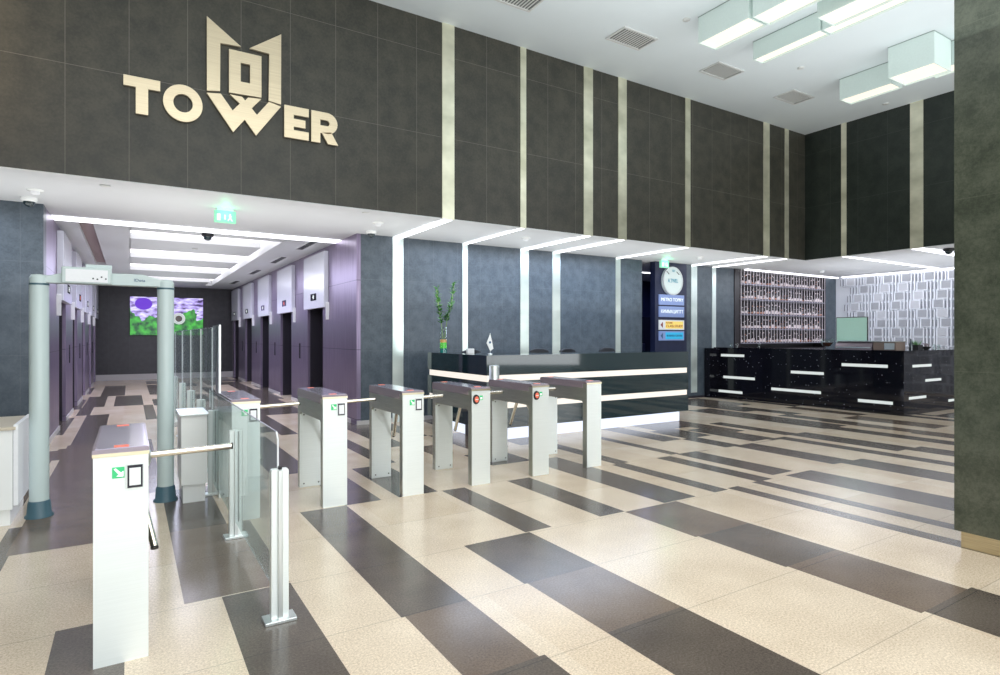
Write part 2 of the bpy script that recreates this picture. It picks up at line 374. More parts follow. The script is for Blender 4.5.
known = [(-1.5, 10.2, -1, 5.2), (-.75, 3.25, 5.2, 9.8), (-1, .5, 9.8, 24), (3.25, 6.1, 5.2, 6.8), (8.3, 10.3, 5.2, 8.3)]
rr_ = random.Random(11); extra = []
x = -6.0
while x < 20:
    w = rr_.choice([.19, .28, .38, .38, .56]); y = -8 + rr_.random()*2
    dark = rr_.random() < .5
    while y < 25:
        L = .745*rr_.choice([2, 2, 3, 4]); y2 = round(y/.745)*.745 + L
        if dark and y2 < 25:
            extra.append((x, x+w, round(y/.745)*.745, y2, rr_.choice([d, d, n_])))
        dark = not dark if rr_.random() < .85 else dark
        y = y2
    x += w
xs = sorted(set([-6, 20]+[round(q, 3) for r in rects+extra for q in r[:2] if -6 < q < 20]))
ys = sorted(set([-8, 25]+[round(q, 3) for r in rects+extra for q in r[2:4] if -8 < q < 25]))
fm = MB()
for key in ('fl_a', 'fl_b', 'fl_d', 'fl_n'): fm.use(M[key])
for i in range(len(xs)-1):
    for j in range(len(ys)-1):
        cx, cy = (xs[i]+xs[i+1])/2, (ys[j]+ys[j+1])/2; t = None
        for r in rects:
            if r[0] < cx < r[1] and r[2] < cy < r[3]: t = r[4]; break
        if t is None and not any(k[0] < cx < k[1] and k[2] < cy < k[3] for k in known):
            for r in extra:
                if r[0] < cx < r[1] and r[2] < cy < r[3]: t = r[4]; break
        if t is None: t = 'fl_a' if random.Random(int(cy/1.49)*31+int((cx+10)/.62)*7).random() < .5 else 'fl_b'
        fm.use(M[t]).quad((xs[i], ys[j], 0), (xs[i+1], ys[j], 0), (xs[i+1], ys[j+1], 0), (xs[i], ys[j+1], 0))
struct('floor', fm)

# ------------------------------------------------------------------ shell
struct('ceiling', B(-6, XB, -8, YB, H, H+.2), M['white_ceiling'])
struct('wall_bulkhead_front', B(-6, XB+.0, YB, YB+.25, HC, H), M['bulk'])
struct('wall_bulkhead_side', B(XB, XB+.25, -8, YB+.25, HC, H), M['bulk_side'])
struct('ceiling.001', B(-6, 20, YB+.25, 10.85, HC, HC+.15), M['white_ceiling_low'])
struct('ceiling.002', B(XB+.25, 20, -8, YB+.25, HC, HC+.15), M['white_ceiling_low'])
struct('trim_1', MB().box(-6, XB+.25, YB, YB+.25, HC-.012, HC).box(XB, XB+.25, -8, YB, HC-.012, HC), M['white_ceiling_low'])
struct('wall_left', B(-6, XL, YR, YR+.3, 0, HC), M['wall'])
struct('wall_outer_left', B(-6.2, -6, -8, YR, 0, H), M['bulk'])
struct('wall_reception', B(XW+.07, 9.91, YR, YR+.28, 0, HC), M['wall'])
struct('wall_signpost', B(10.33, 11.40, YR, YR+.15, 0, HC), M['navy'])
struct('wall_beside_bar', B(11.40, 13.18, YR, YR+.3, 0, HC), M['wall'])
struct('wall_niche_side', B(13.18, 13.38, YR-.02, YR+.5, 0, HC), M['rack'])
struct('wall_niche_back', B(13.38, 17.37, YR+.42, YR+.6, 0, HC), M['rack'])
struct('wall_niche_base', B(13.38, 17.37, YR, YR+.42, 0, 1.10), M['wall'])
struct('wall_far_right', B(17.37, XF, YR-.02, YR+.5, 0, HC), M['wall'])
struct('wall_passage_back', B(9.2, 15.2, 13.5, 13.7, 0, HC), M['navy'])
struct('wall_passage_left', B(9.0, 9.2, YR+.28, 13.7, 0, HC), M['navy'])
struct('wall_passage_right', B(15.0, 15.2, YR+.62, 13.5, 0, HC), M['navy'])
struct('door_passage', MB().box(13.3, 13.95, 13.44, 13.5, 0, 2.1), M['screenblack'])
struct('ceiling.003', B(9.0, 15.2, 10.85, 13.7, HC, HC+.1), M['white_ceiling_low'])
struct('wall_feature_core', B(XF+.05, XF+.3, -8, YR+.5, 0, HC), M['white'])
struct('baseboard_reception', B(XW, 9.91, YR-.012, YR, 0, .07), M['skirt'])
struct('baseboard_bar_wall', B(11.40, 12.30, YR-.012, YR, 0, .05), M['darkback'])
struct('baseboard_left', B(-6, XL, YR-.012, YR, 0, .08), M['skirt'])

# feature wall: offset pale plates, slats and grey squares in staggered rows
fw = MB(); G0 = plain('feature_white', (.66, .68, .74), .35); G1 = plain('feature_grey', (.27, .28, .31), .5, ns=8, var=.08); G2 = plain('feature_grey_pale', (.40, .41, .45), .5, ns=8)
fw.use(G0).box(XF, XF+.05, 1.0, YR-.02, 0, HC)
rw = random.Random(3)
for k in range(13):
    z = .02+k*.245; y = 1.1+(k % 2)*.17
    while y < YR-.55:
        w = .24
        fw.use(G0).box(XF-.05, XF, y-.03, y+w, z+.0, z+.235)
        fw.use(rw.choice([G1, G1, G2])).box(XF-.062, XF-.05, y, y+w-.04, z+.03, z+.22)
        yy = y+w+.02
        for q in range(3 if rw.random() < .6 else 2):
            fw.use(G0).box(XF-.07, XF, yy, yy+.025, z-.01, z+.225)
            fw.use(G1).box(XF-.02, XF, yy+.025, yy+.075, z+.02, z+.2)
            yy += .085
        y = yy+.03
struct('wall_feature', fw)

# pale metal strips on the bulkhead and on the walls below, and the ceiling lights joining them
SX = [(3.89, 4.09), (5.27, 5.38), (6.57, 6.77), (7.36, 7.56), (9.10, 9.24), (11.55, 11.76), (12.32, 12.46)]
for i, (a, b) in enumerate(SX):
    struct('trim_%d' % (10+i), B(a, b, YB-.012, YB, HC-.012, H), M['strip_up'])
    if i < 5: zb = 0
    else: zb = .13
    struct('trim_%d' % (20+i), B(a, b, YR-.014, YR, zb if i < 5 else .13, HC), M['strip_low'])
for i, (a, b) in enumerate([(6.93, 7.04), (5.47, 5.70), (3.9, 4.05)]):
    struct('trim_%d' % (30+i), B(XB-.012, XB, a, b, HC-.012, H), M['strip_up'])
ordn = ['first', 'second', 'third', 'fourth', 'fifth', 'sixth', 'seventh']
for i, (a, b) in enumerate(SX):
    o = MB(); o.use(M['led']).box(a+.15*(b-a), b-.15*(b-a), YB+.012, YR-.015, HC-.020, HC-.012)
    o = o.build('ceiling_light_strip')
    tag(o, '%s white light strip from the left crossing the low ceiling above the reception wall' % ordn[i], 'ceiling light', 'light strips in the low ceiling')
for nm, (a, b) in (('narrow white light strip in the low ceiling over the bar running to the patterned wall', (6.94, 7.03)), ('wide white light strip in the low ceiling over the bar, beside the dark camera dome', (5.48, 5.68))):
    tag(B(XB+.012, XF-.1, a, b, HC-.020, HC-.012).build('ceiling_light_strip', M['led']), nm, 'ceiling light', 'light strips in the low ceiling')
tag(B(XB+.4, XF-.12, YR-.16, YR-.08, HC-.03, HC-.001).build('ceiling_light_strip', M['led']), 'bright light strip running along the top of the bottle rack', 'ceiling light')
tag(B(XF-.22, XF-.12, 2, YR-.3, HC-.03, HC-.001).build('ceiling_light_strip', M['led']), 'bright cove light along the top of the patterned white wall', 'ceiling light')
tag(B(10.8, 13.6, 11.6, 11.75, HC-.01, HC-.001).build('ceiling_light_strip', M['led']), 'light strip in the dark blue passage beside the sign wall', 'ceiling light')

# ------------------------------------------------------------------ lift corridor
struct('ceiling.004', MB().box(XL, XW, 10.85, 11.0, HC+.02, HC+.15).box(XL-.3, XL+.28, 11.0, YE, HC, HC+.2).box(-.48, 0, 11.0, YE, HC, HC+.2).box(XL+.28, -.48, 17.4, YE, HC, HC+.2)
       .box(2.40, XW+.3, 11.0, YE, HC, HC+.2).box(0, 2.4, 11.0, 11.45, HC, HC+.2).box(0, 2.4, 22.6, YE, HC, HC+.2), M['white_ceiling_low'])
struct('trim_2', MB().box(XL+.28, -.48, 11.0, 17.4, HC+.06, HC+.1), M['wood'])
bm = MB()
for a, b in ((12.4, 13.9), (15.3, 16.7), (18.2, 20.0), (21.2, 22.6)): bm.box(0, 2.19, a, b, HC, HC+.3)
struct('ceiling.005', bm, M['white_ceiling_low'])
struct('trim_3', MB().box(2.385, 2.40, 11.0, 22.6, HC, HC+.3).box(0, .012, 11, 22.6, HC, HC+.3), M['white_ceiling_low'])
for i, (a, b) in enumerate(((11.46, 12.4), (13.9, 15.3), (16.7, 18.2), (20.0, 21.2))):
    tag(B(.015, 2.2, a, b, HC+.10, HC+.16).build('ceiling_light_panel', M['coffer']), ['nearest', 'second nearest', 'third nearest', 'farthest'][i]+' bright white light panel between beams in the lift corridor ceiling', 'ceiling light', 'light panels in the corridor ceiling')
struct('ceiling.006', B(0, 2.4, 11.0, 22.6, HC+.3, HC+.34), M['white_ceiling_low'])
tag(B(XL+.01, XW-.01, 10.62, 10.98, HC-.014, HC-.003).build('ceiling_light_strip', M['led']), 'long white light strip across the mouth of the lift corridor', 'ceiling light')
tag(B(2.21, 2.38, 11.5, 22.5, HC+.17, HC+.2).build('ceiling_light_strip', M['coffer']), 'white light band running lengthwise along the corridor coffer', 'ceiling light')
struct('wall_corridor_end', B(XL-.4, XW+.4, YE, YE+.2, 0, HC), M['darkback'])
struct('baseboard_corridor_end', B(XL, XW, YE-.02, YE, 0, .20), M['skirt'])
lifts = [(11.48, 13.05), (14.18, 15.75), (16.88, 18.45), (19.58, 21.15), (22.20, 23.70)]
for side in (1, -1):
    Xp = XW if side == 1 else XL
    w = MB().use(M['panel']); prev = YR+.0 if side == 1 else YR+.3
    if side == 1: prev = YR+.28
    def bx(m, a, b, y0, y1, z0, z1):   # a, b measured outward from the corridor face
        m.box(min(Xp+side*a, Xp+side*b), max(Xp+side*a, Xp+side*b), y0, y1, z0, z1)
    for k, (a, b) in enumerate(lifts):
        da, db = a+.38, b-.0
        if side == -1: da, db = a+.35, b-.05
        bx(w, 0, .35, prev, da, 0, HC); bx(w, 0, .35, da, db, 2.12, HC)
        prev = db
    bx(w, 0, .35, prev, YE, 0, HC)
    if side == 1: bx(w, 0, .07, YR, YR+.28, 0, HC)
    struct('wall_corridor_'+('right' if side == 1 else 'left'), w)
    if side == 1: bpy.data.objects['wall_corridor_right'].data.transform(Matrix.Identity(4))
    sk = MB(); prev = YR+.3
    for k, (a, b) in enumerate(lifts):
        bx(sk, -.015, 0, prev, a+.35, 0, .07); prev = b
    struct('baseboard_corridor_'+('right' if side == 1 else 'left'), sk, M['skirt'])
    for k, (a, b) in enumerate(lifts):
        da, db = (a+.38, b) if side == 1 else (a+.35, b-.05)
        dm = MB().use(M['darksteel']); bx(dm, .28, .33, da, (da+db)/2-.004, 0, 2.12); bx(dm, .28, .33, (da+db)/2+.004, db, 0, 2.12)
        dm.use(M['doorframe']); bx(dm, .05, .35, da, da+.03, 0, 2.12); bx(dm, .05, .35, db-.03, db, 0, 2.12); bx(dm, .05, .35, da, db, 2.09, 2.12)
        struct('door_%d' % (k+1+(5 if side == -1 else 0)), dm)
        sd = 'right' if side == 1 else 'left'
        t = thing('lift_sign_box', '%s white box above a lift door on the %s side of the corridor' % (['nearest', 'second', 'third', 'fourth', 'farthest'][k], sd), 'sign box', (Xp, (a+b)/2, 2.6), 'white lift boxes on the %s corridor wall' % sd)
        m = MB(); x0, x1 = sorted((Xp-side*.085, Xp)); m.box(x0, x1, a, b, 2.06, HC-.09)
        ob = m.build('casing', M['panel_white'], None, bevel=.006); ob.location = (-Xp, -(a+b)/2, -2.6); ob.parent = t
        m = MB(); x0, x1 = sorted((Xp-side*.092, Xp-side*.085))
        ym = a+.55 if side == 1 else a+.7
        m.box(x0, x1, ym, ym+.42, 2.22, 2.36); ob2 = m.build('display', M['screenblack']); ob2.location = (-Xp, -(a+b)/2, -2.6); ob2.parent = t
        dg_ = MB(); x0, x1 = sorted((Xp-side*.095, Xp-side*.092)); yy = ym+.16
        dg_.box(x0, x1, yy, yy+.02, 2.25, 2.33).box(x0, x1, yy+.05, yy+.07, 2.25, 2.33).box(x0, x1, yy+.05, yy+.11, 2.285, 2.30)
        ob3 = dg_.build('digits', M['red'] if k == 1 else M['lettering']); ob3.parent = ob2
        # hall lantern fin and call panel on the pier
        f = MB(); x0, x1 = sorted((Xp-side*.06, Xp)); yf = a-.06
        f.prism_yz([(yf, 2.14), (yf+.025, 2.16), (yf+.025, 1.82), (yf, 2.02)], x0, x1)
        tag(f.build('hall_lantern', M['signpale']), 'small pale lantern fin beside the %s lift on the %s side' % (['nearest', 'second', 'third', 'fourth', 'farthest'][k], sd), 'lantern', 'lantern fins by the %s lifts' % sd)
        if k > 0:
            f = MB(); x0, x1 = sorted((Xp-side*.012, Xp)); f.box(x0, x1, a-.50, a-.42, 1.0, 1.34)
            tag(f.build('call_panel', M['screenblack'], bevel=.003), 'slim dark call panel on the pier before the %s lift on the %s side' % (['nearest', 'second', 'third', 'fourth', 'farthest'][k], sd), 'call panel', 'lift call panels on the %s side' % sd)
for y in (11.0, 13.6, 16.6, 20.2):
    t = thing('slot_diffuser', 'dark slot air outlet in the corridor ceiling above the right lifts, %s' % {11.0: 'nearest', 13.6: 'second', 16.6: 'third', 20.2: 'farthest'}[y], 'air vent', (2.87, y+.6, HC), 'slot outlets in the corridor ceiling')
    MB().box(-.06, .06, -.6, -.03, -.006, 0).box(-.06, .06, .03, .6, -.006, 0).build('slot', M['black'], t)
    MB().box(-.085, -.06, -.63, .63, -.008, 0).box(.06, .085, -.63, .63, -.008, 0).build('frame', M['white'], t)
# video wall
t = thing('video_screen', 'bright video screen of purple and green flowers on the dark corridor end wall', 'screen', (1.13, YE-.06, 2.2))
B(-1.14, 1.14, -.02, .05, -.68, .68).build('frame', M['black'], t)
B(-1.12, 1.12, -.026, -.02, -.66, .66).build('display', M['video'], t)
fl = MB().use(M['lettering']); fl.lathe([(.20, -.034), (.2, -.030)], .35, 0, 20, 'y'); fl.use(M['goblet']).lathe([(.11, -.04), (.11, -.034)], .35, 0, 20, 'y')
fl = fl.build('flower', None, t); fl.location = (0, 0, -.08)
fl = MB().use(M['signblue']); pv = emit('violet', (.16, .05, .65), 1.0); fl.use(pv).lathe([(.20, -.034), (.26, -.030)], -.72, 0, 20, 'y', sy=.8); fl.build('flower', None, t).location = (0, 0, .42)

# ------------------------------------------------------------------ wall sign
t = thing('wall_sign', 'large champagne metal TOWER sign with crowned emblem on the stone bulkhead', 'sign', (1.15, YB, 4.6))
def sgn(name, mb):
    o = mb.build(name, M['gold']); o.location = (-1.15-.004, -YB, -4.6-.024); o.parent = t
    return o
y0, y1 = YB-.055, YB-.02
def studs(mb, pts):
    for (x, z) in pts: mb.tube((x, y1, z), (x, YB, z), .012, n=8)
    return mb
sgn('letter', studs(MB().prism([(-.055, 4.43), (.30, 4.43), (.30, 4.315), (.182, 4.315), (.182, 4.02), (.062, 4.02), (.062, 4.315), (-.055, 4.315)], y0, y1), [(.12, 4.1), (.12, 4.37)]))
n = 40
sgn('letter', studs(MB().ring([(.531+.203*math.cos(2*math.pi*i/n), 4.228+.213*math.sin(2*math.pi*i/n)) for i in range(n)], [(.531+.10*math.cos(2*math.pi*i/n), 4.228+.106*math.sin(2*math.pi*i/n)) for i in range(n)], y0, y1), [(.38, 4.228), (.68, 4.228)]))
W = [(.777, 4.405), (.93, 4.425), (1.06, 4.25), (1.14, 4.35), (1.03, 4.438), (1.165, 4.438), (1.2, 4.40), (1.235, 4.445), (1.385, 4.455), (1.275, 4.32), (1.335, 4.25), (1.475, 4.44), (1.62, 4.41), (1.326, 3.995), (1.196, 4.165), (1.066, 3.99)]
sgn('letter', studs(MB().prism(W, y0, y1), [(1.066, 4.1), (1.326, 4.1)]))
e0 = [(1.66, 4.445), (1.962, 4.445), (1.962, 4.34), (1.775, 4.34), (1.775, 4.29), (1.92, 4.29), (1.92, 4.19), (1.775, 4.19), (1.775, 4.145), (1.962, 4.145), (1.962, 4.04), (1.66, 4.04)]
sgn('letter', studs(MB().prism(e0, y0, y1), [(1.71, 4.1), (1.71, 4.4)]))
rb = MB()
rb.prism([(1.995, 4.04), (2.11, 4.04), (2.11, 4.445), (1.995, 4.445)], y0, y1)
arc = [(math.cos(a), math.sin(a)) for a in [math.pi/2-math.pi*i/12 for i in range(13)]]
rb.ring([(2.11, 4.445)]+[(2.20+.135*c_, 4.308+.137*s_) for c_, s_ in arc]+[(2.11, 4.171)], [(2.11, 4.345)]+[(2.195+.035*c_, 4.308+.037*s_) for c_, s_ in arc]+[(2.11, 4.271)], y0, y1)
rb.prism([(2.13, 4.175), (2.25, 4.20), (2.345, 4.04), (2.21, 4.04)], y0, y1)
sgn('letter', studs(rb, [(2.05, 4.1), (2.05, 4.4)]))
sgn('emblem_wing', studs(MB().prism([(.78, 5.31), (1.155, 5.045), (.925, 5.03), (.922, 4.455), (.78, 4.43)], y0, y1), [(.85, 4.6), (.85, 5.1)]))
sgn('emblem_wing', studs(MB().prism([(1.622, 5.32), (1.62, 4.435), (1.472, 4.455), (1.48, 5.04), (1.25, 5.05)], y0, y1), [(1.55, 4.6), (1.55, 5.1)]))
sgn('emblem_frame', studs(MB().ring([(1.02, 4.985), (1.388, 4.985), (1.388, 4.475), (1.02, 4.46)], [(1.15, 4.85), (1.257, 4.85), (1.257, 4.62), (1.15, 4.62)], y0, y1), [(1.08, 4.7), (1.32, 4.7)]))

# ------------------------------------------------------------------ granite pier at the right
struct('wall_pier', B(4.99, 6.6, -.6, 1.89, .12, H), M['column'])
struct('baseboard_pier', MB().box(5.02, 6.57, -.57, 1.86, 0, .12), M['brass'])

# ------------------------------------------------------------------ turnstiles
def screw(m, x, y, z): m.lathe([(.008, y-.004), (.008, y)], x, 0, 8, 'y'); 
def turnstile(x, y, label, reader='square', arms=True, w=.215, L=.91):
    t = thing('turnstile', label, 'turnstile', (x, y, 0), 'tripod turnstiles across the lobby')
    hs = MB().use(M['steel_front'])
    leg = lambda a, b, z=.965: hs.box(0, w, a, b, 0, z)
    # near leg (front face bright, sides darker), far leg, beam between
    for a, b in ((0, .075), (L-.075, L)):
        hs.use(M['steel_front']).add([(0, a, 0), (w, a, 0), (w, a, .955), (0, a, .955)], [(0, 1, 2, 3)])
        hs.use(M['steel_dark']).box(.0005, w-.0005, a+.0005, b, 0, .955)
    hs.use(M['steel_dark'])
    # arched beam
    r = .028; arc = [(.075+r-r*math.cos(q), .755-r+r*math.sin(q)) for q in [math.pi/2*i/6 for i in range(7)]]
    arc2 = [(L-.075-r+r*math.sin(q), .755-r+r*math.cos(q)) for q in [math.pi/2*i/6 for i in range(7)]]
    hs.prism_yz([(.075, .905)]+[(.075, .755-r)]+arc+arc2+[(L-.075, .905)], .0005, w-.0005)
    hs.build('housing', None, t, bevel=.0)
    ap = MB().use(M['steel_front']).box(.02, w-.012, L-.080, L-.075, .01, .745)
    ap.use(M['black'])
    for (sx, sz) in ((.04, .72), (w-.03, .72), (.04, .035), (w-.03, .035)): ap.box(sx-.006, sx+.006, L-.083, L-.080, sz-.006, sz+.006)
    ap.build('access_panel', None, t)
    ld = MB().use(M['lid'])
    ld.prism_yz([(-.002, .953), (.0, .967), (.02, .982), (L-.02, .982), (L, .970), (L, .905), (.075, .905), (.075, .953)], -.004, w+.004)
    ld.use(M['lidtop']).box(.006, w-.006, .03, L-.02, .982, .984)
    ld.use(M['brass']).box(-.004, w+.004, -.004, -.002, .950, .966)
    ld.build('lid', None, t)
    for yy in (.05, L-.10):
        mk = MB().use(M['red']); mk.add([(w/2-.03, yy+.05, .986), (w/2+.03, yy+.05, .986), (w/2+.03, yy, .986), (w/2-.03, yy, .986), (w/2-.03, yy+.05, .984), (w/2+.03, yy+.05, .984), (w/2+.03, yy, .984), (w/2-.03, yy, .984)],
              [(0, 1, 2, 3), (4, 7, 6, 5), (0, 4, 5, 1), (1, 5, 6, 2), (2, 6, 7, 3), (3, 7, 4, 0)])
        mk.build('indicator', None, t)
    if reader == 'square':
        gx, gz = .072, .85
        ps = B(gx, gx+.048, -.004, 0, gz, gz+.05).build('direction_sign', M['green'], t)
        MB().prism([(gx+.006, gz+.042), (gx+.014, gz+.046), (gx+.034, gz+.024), (gx+.044, gz+.032), (gx+.044, gz+.006), (gx+.016, gz+.008), (gx+.026, gz+.016)], -.006, -.004).build('arrow', M['lettering'], ps)
        cr = MB().use(M['steel']).box(.125, .198, -.006, 0, .797, .915).use(M['screenblack']).box(.131, .192, -.010, -.006, .80, .905)
        cr = cr.build('card_reader', None, t, bevel=.001)
        B(.139, .184, -.013, -.010, .812, .892).build('reader_face', M['signpale'], cr)
    elif reader == 'round':
        m = MB().use(M['black']).lathe([(.034, -.018), (.036, -.004), (.036, 0)], .047, 0, 18, 'y', sy=1.35)
        ro = m.build('stop_light', None, t); ro.location = (0, 0, .865)
        m = MB().use(M['red']).lathe([(.022, -.021), (.024, -.018)], .047, 0, 18, 'y', sy=1.3)
        m.use(M['signpale']).box(.03, .064, -.023, -.021, -.004, .004); m.build('lens', None, ro)
        ps = B(.09, .125, -.004, 0, .855, .90).build('direction_sign', M['green'], t)
        B(.094, .118, -.006, -.004, .862, .884).build('arrow', M['lettering'], ps)
    if arms:
        hb = MB().use(M['steel']).lathe([(.06, w), (.055, w+.012), (.03, w+.022)], 0, L/2, 18, 'x')
        hb = hb.build('hub', None, t); hb.location = (0, 0, .86)
        for (sx_, dx, dy, dz) in ((-.005, .415, -.02, .012), (-.07, .010, .33, -.42), (-.07, .03, -.28, -.41)):
            m = MB().use(M['tube']).tube((w+sx_, L/2, .865), (w+dx, L/2+dy, .865+dz), .0175, n=16)
            m.use(M['black']).tube((w+dx, L/2+dy, .865+dz), (w+dx+(dx-.035)*.02, L/2+dy*1.02, .865+dz*1.02), .018, n=16)
            m.build('arm', None, t)
    return t
for (x, y, lab, rd, ar) in ((-.14, 3.24, 'nearest steel turnstile at the left, its reader and green arrow facing the camera', 'square', True),
    (.70, 5.22, 'steel turnstile standing behind the clear glass barrier', 'square', True),
    (1.43, 5.22, 'first steel turnstile right of the glass barrier, with green arrow', 'square', True),
    (2.165, 5.20, 'steel turnstile with green arrow standing just left of the ones with red lights', 'square', True),
    (2.91, 5.21, 'left one of the two turnstiles with round red stop lights', 'round', True),
    (3.66, 5.22, 'right one of the two turnstiles with round red stop lights', 'round', True),
    (4.43, 5.24, 'rightmost turnstile, blank steel face and no arm, before the desk', 'none', False)):
    turnstile(x, y, lab, rd, ar)

# ------------------------------------------------------------------ glass barrier
GX = .672
posts = [3.29, 4.82, 6.23, 7.36, 8.65, 10.1, 11.8]
pl = ['nearest steel post of the glass barrier, glass edge rising from its top', 'second steel post of the glass barrier, beside the first turnstile arm', 'steel post of the glass barrier behind the white pedestal',
      'fourth steel barrier post with a black slot, beyond the pedestal', 'fifth steel barrier post beyond the pedestal', 'sixth steel barrier post beyond the pedestal', 'farthest steel barrier post beside the detector column']
for y, lab in zip(posts, pl):
    t = thing('barrier_post', lab, 'post', (GX, y, 0), 'steel posts of the glass barrier')
    ps = MB().use(M['steel_front'])
    ps.prism([(0, 0)]*0 or [(-.045, .015), (-.045, .79), (-.040, .80), (.040, .80), (.045, .79), (.045, .015)], -.022, .022)
    ps.build('post', None, t, bevel=.004)
    m = MB().use(M['steel']).box(-.012, .012, -.034, -.022, .015, .795); m.build('rib', None, t, bevel=.003)
    m = MB().use(M['black']).box(.045, .048, -.008, .008, .1, .795).box(.010, .022, -.026, -.022, .12, .79) if y > 4 else MB().use(M['black']).box(-.008, .008, -.03, -.005, .80, .815)
    m.build('gasket', None, t)
    m = MB().use(M['steel']).box(-.08, .08, -.055, .055, 0, .018); m.build('base_plate', None, t, bevel=.003)
zt = .985
def gl(y0, y1, z1, lab, z0=.12, pts=None):
    t = thing('glass_barrier', lab, 'glass barrier', (GX, (y0+y1)/2, 0), 'glass panels of the barrier'); dy = (y0+y1)/2
    pts = pts or [(y0, z0), (y1, z0), (y1, z1), (y0, z1)]
    MB().prism_yz([(a-dy, b) for a, b in pts], -.006, .006).build('pane', M['glass'], t)
    e = MB(); k = len(pts)
    for i in range(k):
        (a, b), (c_, d_) = pts[i], pts[(i+1) % k]
        if b > z0+.3 and d_ > z0+.3: e.use(M['screenblack'] if abs(a-c_) > abs(b-d_)*2 else M['signpale']).tube((0, a-dy, b), (0, c_-dy, d_), .004, n=6)
        elif abs(a-c_) < .01: e.use(M['signpale']).tube((0, a-dy, max(b, d_)), (0, a-dy, .8), .0045, n=6)
    e.build('polished_edge', None, t)
    return t
gl(3.325, 6.5, .99, 'low clear glass panel running from the nearest post towards the pedestal', .12, [(3.325, .12), (4.79, .12), (4.79, .12), (6.5, .12), (6.5, .975), (3.36, .985), (3.325, .95)])
t = gl(6.30, 7.33, 1.58, 'tall clear glass panel with a tapering steel edged fin at its near end')
gl(7.40, 8.62, 1.58, 'second tall clear glass panel beyond the pedestal')
gl(8.69, 10.06, 1.58, 'third tall clear glass panel beyond the pedestal')
gl(10.14, 11.76, 1.58, 'farthest tall clear glass panel, ending at the last post')
m = MB().use(M['glass']).prism_yz([(6.30, .12), (6.30, 1.58), (6.22, 1.60), (5.72, 1.60), (5.72, 1.0), (6.20, 1.0), (6.2, .12)], -.004, .004)
m.use(M['steel']).box(-.006, .006, 5.712, 5.722, 1.0, 1.60)
o = m.build('fin', None, t); o.location = (0, -(6.30+7.33)/2, 0)
m = MB().use(M['steel']).prism_yz([(5.722, 1.59), (5.722, 1.0), (5.95, 1.0)], -.010, -.006); o2 = m.build('fin_edge', None, o)

# ------------------------------------------------------------------ white pedestal and desk
t = thing('white_pedestal', 'white cabinet pedestal with recessed foot between detector column and glass', 'pedestal', (.495, 6.25, 0))
B(-.105, .105, -.24, .24, .16, .785).build('body', M['white'], t, bevel=.004)
B(-.09, .09, -.22, .22, 0, .16).build('foot', M['white'], t)
B(-.12, .12, -.26, .26, .785, .80).build('top', M['steel'], t, bevel=.003)
t = thing('security_desk', 'white security desk at the left edge, beside the metal detector', 'desk', (-1.525, 6.4, 0))
B(-.8, .74, -.38, .4, .13, .76).build('body', M['white'], t, bevel=.004)
B(-.78, .72, -.34, .36, 0, .13).build('foot', M['white'], t)
MB().use(plain('desk_beige', (.60, .53, .42), .4)).box(-.82, .76, -.40, .42, .76, .785).build('desktop', None, t, bevel=.003)
B(.745, .775, -.38, .40, .16, .80).build('side_panel', M['signpale'], t, bevel=.003)

# ------------------------------------------------------------------ walk-through detector
t = thing('metal_detector', 'pale walk-through metal detector arch with two round columns', 'metal detector', (-.16, 6.24, 0))
for cx in (-.48, .44):
    co = MB().use(M['gate_plastic']).lathe([(.068, .12), (.068, 1.92), (.066, 1.93)], cx, 0, 28).build('column', None, t)
    MB().use(M['gate_base']).lathe([(.10, 0), (.10, .012), (.085, .025), (.078, .12), (.070, .135)], cx, 0, 28).build('foot', None, t)
    MB().use(M['gate_base']).lathe([(.070, 1.925), (.070, 1.94)], cx, 0, 28).build('collar', None, t)
    MB().use(M['gate_plastic']).lathe([(.068, 1.94), (.068, 1.985), (.055, 2.01), (.02, 2.015)], cx, 0, 24).build('cap', None, t)
MB().prism([(-.53, 1.945), (-.53, 1.975), (-.40, 2.01), (-.28, 2.045), (.26, 2.05), (.38, 2.015), (.50, 1.975), (.50, 1.945)], -.05, .05).build('crossbar', M['gate_plastic'], t, bevel=.006)
cb = MB().use(M['gate_plastic']).box(-.325, .03, -.10, -.05, 1.945, 2.085); cb = cb.build('control_box', None, t, bevel=.01)
fc = MB().use(M['signpale']).box(-.295, 0, -.104, -.10, 1.96, 2.065)
fc.use(M['screenblack'])
for (a, b) in ((-.11, 1.985), (-.08, 1.98), (-.02, 1.985), (-.05, 2.0)): fc.box(a, a+.012, -.106, -.104, b, b+.012)
fc.build('control_face', None, cb)
B(-.16, .03, -.06, .0, 2.085, 2.115).build('top_plate', M['gate_plastic'], t, bevel=.004)
text_mesh('lettering', 'IDeta', .034, M['blueink'], t, (.235, -.052, 1.995), width=.085)

# ------------------------------------------------------------------ reception desk
DX0, DX1, DY0, DY1 = 4.26, 8.42, 7.20, 9.15
t = thing('reception_desk', 'long black glass reception desk with two cream light bands and glowing plinth', 'reception desk', (0, 0, 0))
m = MB().use(M['blackglass'])
for (z0, z1) in ((.18, .465), (.555, .855), (.945, 1.205)):
    m.box(DX0, DX1, DY0, DY0+.05, z0, z1); m.box(DX0, DX0+.05, DY0+.05, DY1, z0, z1)
m.box(DX1-.05, DX1, DY0+.05, DY0+.75, .18, 1.205)
m.build('front_panel', None, t)
m = MB().use(M['blackglass']).box(DX0, DX1, DY0, DY0+.75, 1.205, 1.228).box(DX0, DX0+.7, DY0+.75, DY1, 1.205, 1.228)
m.build('counter_top', None, t)
for (z0, z1) in ((.465, .555), (.855, .945)):
    m = MB().use(M['band']).box(DX0+.008, DX1-.03, DY0+.008, DY0+.05, z0, z1).box(DX0+.008, DX0+.05, DY0+.05, DY1-.06, z0, z1); m.build('light_band', None, t)
